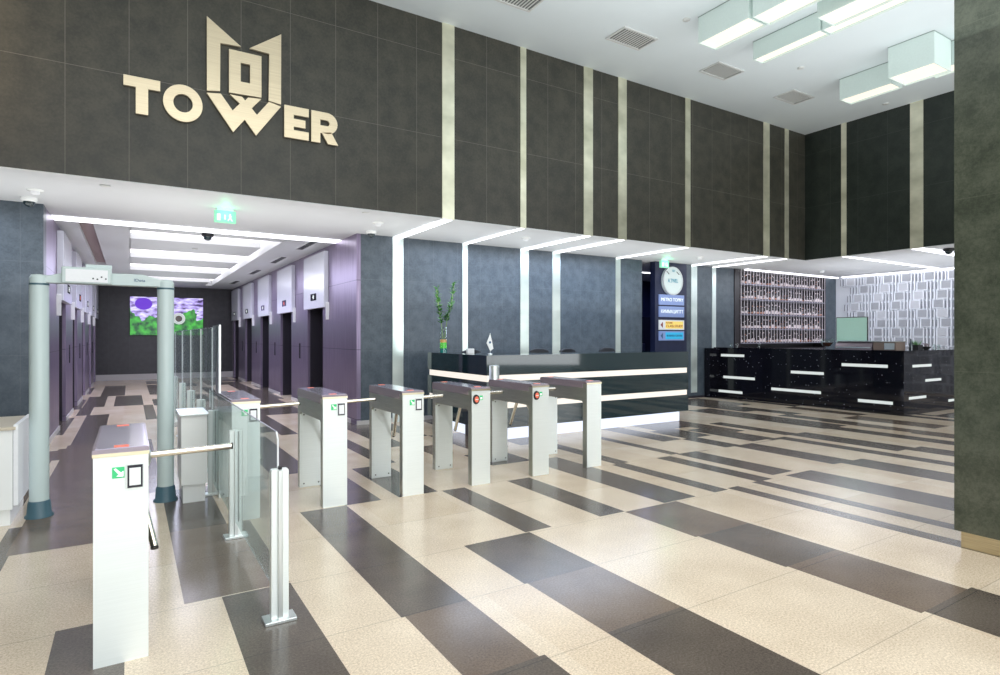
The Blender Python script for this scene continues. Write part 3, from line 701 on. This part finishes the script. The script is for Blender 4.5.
m = MB().use(M['plinth']).box(DX0+.12, DX1-.12, DY0+.10, DY0+.14, 0, .18).box(DX0+.12, DX0+.16, DY0+.14, DY1-.1, 0, .18); m.build('plinth', None, t)
m = MB().use(M['rack']).box(DX0+.05, DX1-.05, DY0+.05, DY0+.75, .18, .20).box(DX0+.06, DX1-.06, DY0+.7, DY0+.74, 0, .74).box(DX0+.05, DX1-.05, DY0+.35, DY0+.9, .74, .77)
m.build('work_surface', None, t)
# chairs behind the desk
def office_chair(x, y, rz, lab):
    t = thing('office_chair', lab, 'chair', (x, y, 0), 'black office chairs behind the reception desk'); t.rotation_euler = (0, 0, rz)
    m = MB()
    for k in range(5):
        a = 2*math.pi*k/5; m.tube((0, 0, .09), (.28*math.cos(a), .28*math.sin(a), .06), .022, .015, 8); m.lathe([(.025, 0), (.03, .02), (.025, .05)], .28*math.cos(a), .28*math.sin(a), 8)
    m.tube((0, 0, .06), (0, 0, .46), .025, n=10); m.build('base', M['black'], t)
    B(-.24, .24, -.23, .24, .46, .54).build('seat', M['chair'], t, bevel=.03)
    pts = [(-.23, .62), (.23, .62), (.24, 1.15), (.19, 1.24), (.08, 1.27), (-.08, 1.27), (-.19, 1.24), (-.24, 1.15)]
    MB().prism(pts, .24, .30).build('backrest', M['chair'], t, bevel=.02)
    MB().tube((0, .2, .5), (0, .3, .7), .02, n=8).build('back_bar', M['black'], t)
office_chair(4.98, 8.62, .1, 'black chair back showing above the desk behind the white paddle flag')
office_chair(6.42, 8.72, -.1, 'black chair back at the middle of the desk, left of a pair')
office_chair(7.02, 8.55, .15, 'black chair back at the middle of the desk, right of a pair')
office_chair(8.15, 8.75, 0, 'black chair back behind the right end of the reception desk')
def rebase(t, loc):
    t.location = loc
    for c_ in [q for q in C.objects if q.parent == t]: c_.location = Vector(c_.location)-Vector(loc)
rebase(bpy.data.objects['reception_desk'], (6.34, 7.57, 0))
# things on the desk
t = thing('glass_vase', 'slim glass vase with orange, green and teal layers on the desk corner', 'vase', (4.34, 8.72, 1.228))
MB().lathe([(.062, 0), (.062, .42), (.057, .42), (.057, .01)], 0, 0, 24).build('glass', M['clear'], t)
MB().lathe([(.055, .004), (.055, .075)], 0, 0, 24).build('filling', M['vteal'], t)
MB().lathe([(.055, .075), (.055, .17)], 0, 0, 24).build('filling', M['vgreen'], t)
MB().lathe([(.055, .17), (.055, .22)], 0, 0, 24).build('filling', M['vorange'], t)
rp = random.Random(5)
for (pts, lab) in (([(4.33, 8.72, 1.46), (4.30, 8.72, 1.75), (4.25, 8.72, 2.0), (4.215, 8.72, 2.28)], 'left leafy green bamboo sprig standing in the glass vase'),
                   ([(4.36, 8.72, 1.46), (4.41, 8.72, 1.78), (4.49, 8.72, 2.05), (4.545, 8.72, 2.40)], 'right leafy green bamboo sprig, the taller one in the glass vase')):
    t = thing('bamboo_sprig', lab, 'plant', pts[0], 'sprigs in the vase'); o = Vector(pts[0])
    m = MB()
    for a, b in zip(pts, pts[1:]): m.tube(Vector(a)-o, Vector(b)-o, .010, .007, 8)
    m.build('stem', M['leaf2'], t)
    m = MB()
    for k in range(110):
        q = .28+rp.random()*.72; seg = min(2, int(q*3)); f_ = q*3-seg
        c0 = Vector(pts[seg]).lerp(Vector(pts[seg+1]), f_)-o
        a = rp.random()*6.28; up = .3+rp.random()*.6
        dr = Vector((math.cos(a), math.sin(a), up)).normalized(); L_ = .06+.05*rp.random(); sd = dr.cross(Vector((0, 0, 1))).normalized()*.016
        m.add([c0, c0+dr*L_*.5+sd, c0+dr*L_, c0+dr*L_*.5-sd], [(0, 1, 2, 3)])
    m.build('leaves', M['leaf'], t)
t = thing('desk_flag', 'small white flag with a dark emblem on a thin stand on the desk corner', 'flag', (4.57, 7.62, 1.228))
MB().lathe([(.035, 0), (.035, .01), (.006, .015)], 0, 0, 14).tube((0, 0, .01), (0, 0, .32), .004, n=6).build('stand', M['steel'], t)
fg = MB().prism([(-.0, .31), (-.062, .17), (-.0, .05), (.055, .085), (.03, .2)], -.003, .003).build('flag_cloth', M['white'], t)
MB().lathe([(.018, -.006), (.018, -.003)], -.005, 0, 12, 'y').build('emblem', M['blueink'], fg).location = (0, 0, .18)
tag(B(4.62, 4.74, 8.40, 8.46, 1.228, 1.30).build('card_holder', M['signpale'], bevel=.004), 'small white card holder on the desk top beside the black chair back', 'card holder')
t = thing('steel_bollard', 'brushed steel cylinder post standing just in front of the desk corner', 'bollard', (4.13, 6.78, 0))
MB().lathe([(.068, .02), (.068, 1.10), (.06, 1.112), (.0, 1.112)], 0, 0, 28).build('cylinder', M['steel'], t)
MB().lathe([(.09, 0), (.09, .02), (.07, .024)], 0, 0, 28).build('base', M['steel_dark'], t)

# ------------------------------------------------------------------ signs by the passage
t = thing('round_sign', 'round white disc sign on the navy wall above the direction panels', 'sign', (10.86, YR-.056, 2.80))
MB().lathe([(.335, 0), (.335, .055), (.30, .055)], 0, 0, 40, 'y').build('disc', M['disc'], t)
MB().ring([(.335*math.cos(a*.15708), .335*math.sin(a*.15708)) for a in range(40)], [(.31*math.cos(a*.15708), .31*math.sin(a*.15708)) for a in range(40)], -.012, 0).build('rim', M['steel'], t)
text_mesh('lettering', 'A.TWEL', .13, M['cyanink'], t, (.0, -.006, 0), width=.34)
text_mesh('lettering', '101', .08, M['cyanink'], t, (.02, -.006, .235))
for s_ in (-1, 1): MB().prism([(s_*.17-.05, .19+.04*s_*0+.03), (s_*.17-.04, .19+.04), (s_*.17+.05, .16+.0), (s_*.17+.04, .15)], -.006, 0).build('mark', M['black'], t)
for (z0, z1, mt, txt, tm, lab, arrow, tz, tw) in ((2.235, 2.475, 'signblue', 'METRO TOPRY', 'lettering', 'blue direction panel with white lettering, directly under the round sign', 0, .11, .74),
    (1.95, 2.20, 'signblue', 'КИММАЦИПТТ', 'lettering', 'blue direction panel with white lettering, second under the round sign', 0, .11, .74),
    (1.65, 1.88, 'signyellow', 'CLASS STUDY', 'deepred', 'yellow and white direction panel with red lettering and a left arrow', 1, .085, .58),
    (1.40, 1.62, 'signcyan', 'BUSINESS CENTER', 'blueink', 'cyan direction panel with dark lettering, lowest under the round sign', 1, .06, .56)):
    t = thing('direction_sign', lab, 'sign', (10.86, YR-.03, (z0+z1)/2), 'direction panels under the round sign'); hh = (z1-z0)/2
    if arrow:
        B(-.42, .42, 0, .03, -hh, hh).build('panel', M['signpale'] if mt == 'signyellow' else M['signblue'], t, bevel=.003)
        B(-.22, .38, -.004, 0, -hh+.03, hh-.03).build('inset', M[mt], t)
        MB().prism([(-.38, 0), (-.31, .07), (-.31, -.07)], -.005, 0).build('arrow', M['deepred'] if mt == 'signyellow' else M['blueink'], t)
    else:
        B(-.42, .42, 0, .03, -hh, hh).build('panel', M[mt], t, bevel=.003)
    if mt == 'signyellow':
        text_mesh('lettering', 'FUTURE', .055, M['deepred'], t, (-.10, -.007, .045), width=.22); text_mesh('lettering', txt, tz, M['deepred'], t, (.08, -.007, -.03), width=tw-.02)
    else: text_mesh('lettering', txt, tz, M[tm], t, (.08 if arrow else 0, -.007, 0), width=tw if not arrow else .52)
tag(MB().box(12.0, 12.4, 11.8, 12.2, .0, .9).box(12.0, 12.4, 12.14, 12.2, .9, 1.3).build('passage_seat', M['navy'], bevel=.01), 'dark blue high seat standing in the passage left of the sign wall', 'seat')

# ------------------------------------------------------------------ exit signs, cameras, detectors
for (x, y, w, lab, rot) in ((1.105, 8.87, .27, 'green lit exit sign hanging over the corridor entrance', 0), (10.25, 9.45, .25, 'green lit exit sign hanging above the round disc sign', 0)):
    t = thing('exit_sign', lab, 'exit sign', (x, y, HC), 'green exit signs')
    B(-w/2, w/2, -.03, .03, -.19, -.03).build('box', plain('exit_green', (.25, .62, .42), .3, em=(.3, .85, .5), es=.40), t, bevel=.004)
    B(-w/2+.03, w/2-.03, -.02, .02, -.03, 0).build('bracket', M['signpale'], t)
    pm = MB().use(M['lettering']).box(-w/2+.03, -w/2+.075, -.034, -.03, -.165, -.075)
    pm.box(-.015, .005, -.034, -.03, -.15, -.085)
    pm.lathe([(.011, -.034), (.011, -.03)], w*.22, 0, 10, 'y'); 
    for i in range(len(pm.v)-20, len(pm.v)): pass
    vv = pm.v
    pm.v = [(a, b, c_-.078) if (abs(c_) < .012 and a > w*.1) else (a, b, c_) for a, b, c_ in vv]
    pm.prism([(w*.22-.02, -.09), (w*.22+.02, -.095), (w*.22+.012, -.125), (w*.22+.035, -.165), (w*.22+.015, -.165), (w*.22, -.135), (w*.22-.02, -.165), (w*.22-.035, -.16), (w*.22-.01, -.12)], -.034, -.03)
    pm.build('pictogram', None, t)
    gl_ = bpy.data.lights.new('exit_glow', 'POINT'); gl_.energy = 1.2; gl_.color = (.1, 1, .4); gl_.shadow_soft_size = .05
    go = bpy.data.objects.new('exit_glow', gl_); C.objects.link(go); go.location = (x, y-.10, HC-.07)
def dome(x, y, z, lab, dark=False, s=1):
    t = thing('dome_camera', lab, 'camera', (x, y, z), 'dome cameras on the low ceiling')
    MB().lathe([(.075*s, 0), (.078*s, -.03*s), (.065*s, -.045*s)], 0, 0, 20).build('housing', M['black'] if dark else M['white'], t)
    MB().lathe([(.055*s, -.045*s), (.050*s, -.07*s), (.03*s, -.092*s), (.008*s, -.10*s)], 0, 0, 20).build('dome', M['blackglass'], t)
dome(-1.07, 9.45, HC, 'white dome camera on the ceiling close to the far left wall', s=1.15)
dome(3.38, 9.45, HC, 'white dome camera on the ceiling at the corner of the lift corridor', s=1.1)
dome(1.12, 11.15, HC, 'dark dome camera under the light strip at the corridor mouth', True, 1.2)
dome(13.75, 5.30, HC, 'dark dome camera on the ceiling beside the wide strip over the bar', True, 1.2)
for (x, y, lab) in ((-.95, 8.9, 'leftmost white smoke detector on the low ceiling, before the left wall camera'), (3.22, 8.7, 'white smoke detector on the low ceiling before the corridor corner'), (5.92, 8.65, 'white smoke detector on the low ceiling between two light strips'), (10.6, 8.75, 'white smoke detector on the low ceiling before the round disc sign'), (15.6, 8.9, 'smoke detector on the low ceiling before the bottle rack')):
    t = thing('smoke_detector', lab, 'smoke detector', (x, y, HC), 'smoke detectors on the low ceiling')
    MB().lathe([(.085, 0), (.085, -.012), (.05, -.02)], 0, 0, 20).build('base', M['white'], t)
    MB().lathe([(.045, -.02), (.045, -.045), (.03, -.055)], 0, 0, 16).build('sensor', M['signpale'], t)
for (x, y, z, lab) in ((-.24, 8.2, HC, 'small flush ceiling fitting above the detector arch'), (2.79, 8.03, HC, 'small flush ceiling fitting just under the bulkhead near the corridor corner'), (6.86, 5.9, H, 'small round fitting on the high ceiling left of the pendant lights'), (9.76, 5.93, H, 'small round fitting on the high ceiling between the light groups'), (12.7, 5.96, H, 'small round fitting on the high ceiling near the wall corner'), (1.1, 13.2, HC, 'small fitting on the nearest corridor ceiling beam')):
    tag(MB().lathe([(.055, z), (.055, z-.012), (.03, z-.018)], x, y, 16).build('ceiling_fitting', M['vent']), lab, 'ceiling fitting')
# ceiling vents
for i, (x0, x1) in enumerate(((4.12, 4.80), (6.23, 6.93), (8.37, 9.04), (10.50, 11.17))):
    a, b = 6.51, 6.93; t = thing('ceiling_vent', ['leftmost', 'second', 'third', 'rightmost'][i]+' square louvred air vent on the high ceiling', 'air vent', ((x0+x1)/2, (a+b)/2, H), 'louvred vents in the high ceiling')
    hx, hy = (x1-x0)/2, (b-a)/2
    MB().box(-hx, hx, -hy, -hy+.03, -.02, 0).box(-hx, hx, hy-.03, hy, -.02, 0).box(-hx, -hx+.03, -hy+.03, hy-.03, -.02, 0).box(hx-.03, hx, -hy+.03, hy-.03, -.02, 0).build('frame', M['vent'], t)
    B(-hx+.03, hx-.03, -hy+.03, hy-.03, -.003, 0).build('backing', M['ventdark'], t)
    m = MB()
    for k in range(1, 13):
        xx = -hx+.03+(2*hx-.06)*k/13; m.add([(xx, -hy+.03, -.006), (xx+.017, -hy+.03, -.012), (xx+.017, hy-.03, -.014), (xx, hy-.03, -.006)], [(0, 1, 2, 3)])
    m.build('louvres', M['vent'], t)

# ------------------------------------------------------------------ pendant light boxes on the high ceiling
pend = [((6.96, 7.35), (4.95, 5.77), 5.72, 'leftmost box light of the group, nearest the wall'), ((7.0, 7.38), (2.6, 4.92), 5.72, 'long box light behind the leftmost one'), ((7.56, 7.96), (2.6, 4.37), 5.62, 'deep box light between the two long rows'),
        ((8.27, 8.52), (4.74, 5.80), 5.815, 'slim box light of the second row, nearest the wall'), ((8.29, 8.54), (2.5, 4.72), 5.815, 'slim long box light behind the first slim one'),
        ((10.79, 11.17), (4.98, 5.83), 5.724, 'low box light of the right pair'), ((10.26, 10.82), (4.14, 4.78), 5.61, 'deep box light of the right pair, hanging nearest the pier'), ((10.86, 11.2), (3.6, 4.5), 5.72, 'box light half hidden behind the pier')]
for (xx, yy, zb, lab) in pend:
    t = thing('pendant_light', 'white '+lab, 'ceiling light', ((xx[0]+xx[1])/2, (yy[0]+yy[1])/2, H), 'white box lights under the high ceiling')
    hx, hy = (xx[1]-xx[0])/2, (yy[1]-yy[0])/2; zz = zb-H
    MB().box(-hx, -hx+.012, -hy, hy, zz, 0).box(hx-.012, hx, -hy, hy, zz, 0).box(-hx+.012, hx-.012, -hy, -hy+.012, zz, 0).box(-hx+.012, hx-.012, hy-.012, hy, zz, 0).build('casing', M['pend'], t)
    B(-hx+.012, hx-.012, -hy+.012, hy-.012, zz+.03, zz+.04).build('diffuser', M['lampglow'], t)
    MB().box(-hx-.004, hx+.004, -hy-.004, hy+.004, -.012, 0).build('ceiling_frame', M['pend_edge'], t)

# ------------------------------------------------------------------ bar counter
BX, BY0, BY1, BZ = 12.35, 5.48, 9.76, 1.20
t = thing('bar_counter', 'black sparkling granite bar counter with scattered white light slots', 'bar counter', (0, 0, 0))
MB().box(BX, BX+.06, BY0, BY1, 0, BZ).box(BX-.33, BX, BY1-.14, BY1+.02, 0, BZ+.01).build('front_panel', M['granite'], t)
MB().box(BX+.06, 17.2, BY0, BY0+.06, 0, BZ).build('side_panel', M['granite'], t)
MB().box(BX-.01, BX+.65, BY0-.01, BY1, BZ, BZ+.025).box(BX+.65, 17.2, BY0-.01, BY0+.65, BZ, BZ+.025).build('counter_top', M['granite'], t)
for (a, b, z) in ((8.90, 9.55, 1.035), (8.62, 9.48, .505), (8.95, 9.62, .155), (7.0, 7.73, .715), (7.06, 8.20, .31), (5.76, 6.63, .92), (5.67, 6.31, .22)):
    B(BX-.006, BX, a, b, z-.03, z+.03).build('light_slot', M['barlight'], t)
for (a, b, z) in ((12.68, 13.45, .928), (13.2, 13.87, .635), (12.54, 13.23, .32), (14.2, 14.9, .185)):
    B(a, b, BY0-.006, BY0, z-.025, z+.025).build('light_slot', M['barlight'], t)
rebase(t, (14.0, 6.5, 0))
# back counter and rack
t = thing('bottle_rack', 'tall dark rack of five shelves with thin vertical rods behind the bar', 'shelf', (13.38, YR, 1.10))
rw_ = 17.37-13.38-.01
for z in (1.33, 1.70, 2.085, 2.48, 2.87): B(.01, rw_, -.02, .35, z-1.10-.025, z-1.10).build('shelf_board', M['shelf'], t)
MB().box(.01, .04, -.02, .36, .0, 2.13).box(rw_-.03, rw_, -.02, .36, .0, 2.13).box(.04, rw_-.03, .36, .4, .0, 2.13).box(.04, rw_-.03, 0, .36, 0, .08).build('frame', M['rack'], t)
for k in range(31):
    xx = .06+(rw_-.12)*k/30; B(xx-.008, xx+.008, -.03, -.015, .22, 2.13).build('rod', M['rod'], t)
protos = []
for k in range(6):
    m = MB(); hgt = .15+.026*k; r_ = .030+.003*(k % 3); lb = M['label'] if k % 3 else M['label2']
    m.use(M['bottle']).lathe([(r_*.9, 0), (r_, .01), (r_, hgt*.55), (r_*.35, hgt*.72), (r_*.33, hgt*.9)], 0, 0, 10)
    m.use(lb).lathe([(r_*1.02, .02), (r_*1.02, hgt*(.28+.07*(k % 3)))], 0, 0, 10); m.use(lb).lathe([(r_*.4, hgt*.88), (r_*.4, hgt)], 0, 0, 8)
    protos.append(m.build('bottle')); 
bi = 0; rb_ = random.Random(9)
rown = {1.33: 'lowest', 1.70: 'fourth from top', 2.085: 'third', 2.48: 'second', 2.87: 'topmost'}
for z in (2.87, 2.48, 2.085, 1.70, 1.33):
    for k in range(46):
        p = protos[rb_.randrange(6)] if bi >= 6 else protos[bi]
        o = p if bi < 6 else p.copy()
        if bi >= 6: C.objects.link(o)
        o.location = (13.46+.084*k+rb_.uniform(-.006, .006), YR+.05+rb_.uniform(0, .05), z)
        tag(o, 'small dark bottle with pale label on the %s shelf of the rack' % rown[z], 'bottle', 'bottles on the %s rack shelf' % rown[z]); bi += 1
# things on the bar
zt = BZ+.025
t = thing('glass_goblet', 'large glass goblet of dark drink on the bar counter, left of the coffee machine', 'goblet', (12.62, 7.08, zt))
MB().lathe([(.05, 0), (.05, .008), (.010, .015), (.010, .03), (.05, .05), (.12, .12), (.13, .215), (.125, .215), (.115, .125), (.045, .055)], 0, 0, 24).build('glass', M['clear'], t)
MB().lathe([(.05, .06), (.10, .12), (.105, .14)], 0, 0, 20).build('drink', M['goblet'], t)
t = thing('display_case', 'long low brown and silver case with curved front on the bar counter', 'display case', (12.66, 6.50, zt))
MB().prism([(-.14, 0), (-.14, .06), (-.10, .13), (-.02, .165), (.16, .165), (.16, 0)], -.36, .36).build('body', M['lid'], t)
B(-.15, -.138, -.34, .34, .035, .06).build('chrome_bar', M['steel'], t)
B(-.10, .16, -.37, .37, .165, .18).build('top', M['steel'], t)
t = thing('coffee_machine', 'brown box shaped machine with steel face on the bar, right of the long case', 'machine', (12.70, 5.84, zt))
B(-.18, .18, -.15, .27, 0, .16).build('body', M['brownbox'], t, bevel=.006)
B(-.19, -.18, -.12, .06, .015, .14).build('face', M['steel'], t)
B(-.19, .19, -.17, .28, .16, .175).build('top', M['steel_dark'], t)
t = thing('screen_panel', 'pale green flat screen standing upright on the bar behind the long case', 'screen', (12.93, 6.74, zt))
B(-.015, .015, -.33, .31, .10, .68).build('frame', M['black'], t); B(-.018, -.015, -.318, .298, .115, .665).build('display', M['monitor'], t)
MB().box(-.05, .05, -.1, .1, 0, .015).box(-.01, .01, -.03, .03, .015, .10).build('stand', M['black'], t)
t = thing('potted_plant', 'small green plant in a square black pot on the bar counter', 'plant', (13.55, 5.78, zt))
MB().box(-.11, .11, -.07, .07, 0, .10).build('pot', M['black'], t, bevel=.004)
m = MB()
for k in range(26):
    a = rp.random()*6.28; q = Vector((.08*math.cos(a)*rp.random(), .05*math.sin(a), .10)); dr = Vector((math.cos(a)*.5, math.sin(a)*.5, 1)).normalized()*(.08+.05*rp.random()); s_ = Vector((.012, 0, 0))
    m.add([q-s_, q+s_, q+dr], [(0, 1, 2)])
m.build('leaves', M['leaf'], t)
t = thing('flower_bowl', 'dark bowl of dried flowers on the bar counter right of the plant pot', 'bowl', (14.0, 5.80, zt))
MB().lathe([(.04, 0), (.08, .04), (.085, .06)], 0, 0, 16).build('bowl', M['black'], t)
m = MB()
for k in range(18): m.lathe([(.002, .06+.02*(k % 3)), (.018, .075+.02*(k % 3)), (.002, .09+.02*(k % 3))], .06*math.cos(k*2.4)*(k/18), .06*math.sin(k*2.4)*(k/18), 6)
m.build('flowers', M['lid'], t)
for k, (x, y) in enumerate(((14.45, 5.75), (14.62, 5.9), (12.6, 9.45), (12.62, 9.3), (12.62, 8.7))):
    tag(MB().lathe([(.028, zt), (.033, zt+.10), (.030, zt+.10), (.026, zt+.006)], x, y, 14).build('drinking_glass', M['clear']), ['left drinking glass on the bar near the pier', 'right drinking glass on the bar near the pier', 'clear glass at the far left end of the bar', 'second clear glass at the far left end of the bar', 'clear glass on the bar before the bottle rack'][k], 'glass')
tag(MB().lathe([(.03, zt), (.032, zt+.13), (.012, zt+.17), (.012, zt+.22)], 12.78, 5.55, 14).build('small_bottle', M['blackglass']), 'small dark bottle on the bar beside the brown machine', 'bottle')

# ------------------------------------------------------------------ entrance glazing behind the camera
fr = MB()
for k in range(12): fr.box(-6+k*1.75, -5.93+k*1.75, -7.6, -7.5, 0, H)
fr.box(-6, 13.1, -7.6, -7.5, 2.9, 3.0).box(-6, 13.1, -7.6, -7.5, 0, .1)
struct('window_1', fr, M['steel_dark'])

# ------------------------------------------------------------------ light
w = bpy.data.worlds.new('world'); sc.world = w; w.use_nodes = True
bg = w.node_tree.nodes['Background']
sky = w.node_tree.nodes.new('ShaderNodeTexGradient'); tcw = w.node_tree.nodes.new('ShaderNodeTexCoord'); rw2 = w.node_tree.nodes.new('ShaderNodeValToRGB')
sp = w.node_tree.nodes.new('ShaderNodeSeparateXYZ'); w.node_tree.links.new(tcw.outputs['Generated'], sp.inputs[0])
w.node_tree.links.new(sp.outputs[2], rw2.inputs['Fac'])
rw2.color_ramp.elements[0].position = .0; rw2.color_ramp.elements[0].color = (.50, .54, .54, 1); rw2.color_ramp.elements[1].position = .35; rw2.color_ramp.elements[1].color = (.85, .95, 1.0, 1)
w.node_tree.links.new(rw2.outputs['Color'], bg.inputs['Color']); bg.inputs['Strength'].default_value = 1.3
def area(name, loc, rot, sx, sy, power, col, spread=None):
    l = bpy.data.lights.new(name, 'AREA'); l.shape = 'RECTANGLE'; l.size = sx; l.size_y = sy; l.energy = power; l.color = col
    if spread: l.spread = spread
    o = bpy.data.objects.new(name, l); C.objects.link(o); o.location = loc; o.rotation_euler = rot
    return o
rad = math.radians
area('daylight_facade', (3.5, -6.8, 3.1), (rad(90), 0, 0), 17, 5.4, 780, (.95, .98, 1))
area('daylight_side', (12.6, -5.5, 2.6), (rad(85), 0, rad(30)), 6, 4.5, 300, (.95, .98, 1))
area('lobby_fill', (4.0, 1.5, 5.5), (rad(20), 0, 0), 9, 6, 220, (1, .95, .88), rad(120))  # added fill lamp over the lobby, not a fitting of the place
area('high_ceiling_fill', (4.5, 2.0, 3.6), (rad(180), 0, 0), 14, 8, 420, (.92, .98, 1))  # added unseen lamp facing up, brightens the high ceiling
area('low_ceiling_fill', (6.5, 8.7, 2.0), (rad(180), 0, 0), 13, 1.6, 95, (1, 1, .98))  # unseen upward fill added to lift the low ceiling
area('low_ceiling_fill_left', (-1.5, 8.7, 2.0), (rad(180), 0, 0), 3.5, 1.6, 28, (1, 1, .98))  # same kind of added upward fill for the left end, no real fitting
area('bar_ceiling_fill', (15.3, 6.5, 2.3), (rad(180), 0, 0), 3, 5, 45, (.92, .95, 1))  # added upward fill with no visible source, lightens the ceiling over the bar
area('corridor_up_fill', (1.15, 16, 1.9), (rad(180), 0, 0), 2.2, 11, 55, (.95, 1, 1))  # unseen lamp added in mid-air to brighten the corridor ceiling from below
area('corridor_glow', (1.15, 15.5, 3.1), (0, 0, 0), 1.6, 9, 230, (.74, .76, 1.0))
area('reception_glow', (7.0, 8.9, 3.18), (0, 0, 0), 5, .5, 90, (.62, .76, 1.0))
area('passage_glow', (12.0, 12.0, 3.1), (0, 0, 0), 2.5, 1, 38, (.35, .45, 1.0))
area('bar_glow', (15.3, 8.3, 3.18), (0, 0, 0), 3.5, 1.6, 60, (.85, .9, 1.0))
area('feature_glow', (16.6, 6.0, 3.15), (0, rad(-35), 0), .4, 6, 52, (.9, .93, 1.0))
area('left_wall_wash', (-2.6, 8.8, 3.15), (0, 0, 0), 2.5, .6, 35, (.62, .76, 1.0))
area('sign_warm_wash', (-2.2, 6.4, 4.9), (rad(75), 0, 0), 1.6, 1.6, 22, (1, .70, .40))

# ------------------------------------------------------------------ camera
cd = bpy.data.cameras.new('camera'); cam = bpy.data.objects.new('camera', cd); C.objects.link(cam)
cam.location = (0, 0, 1.5); cam.rotation_euler = (rad(90), 0, rad(-31.9))
cd.sensor_width = 36; cd.lens = 595/1000*36; cd.shift_y = -.0013; cd.clip_start = .05; cd.clip_end = 200
sc.camera = cam
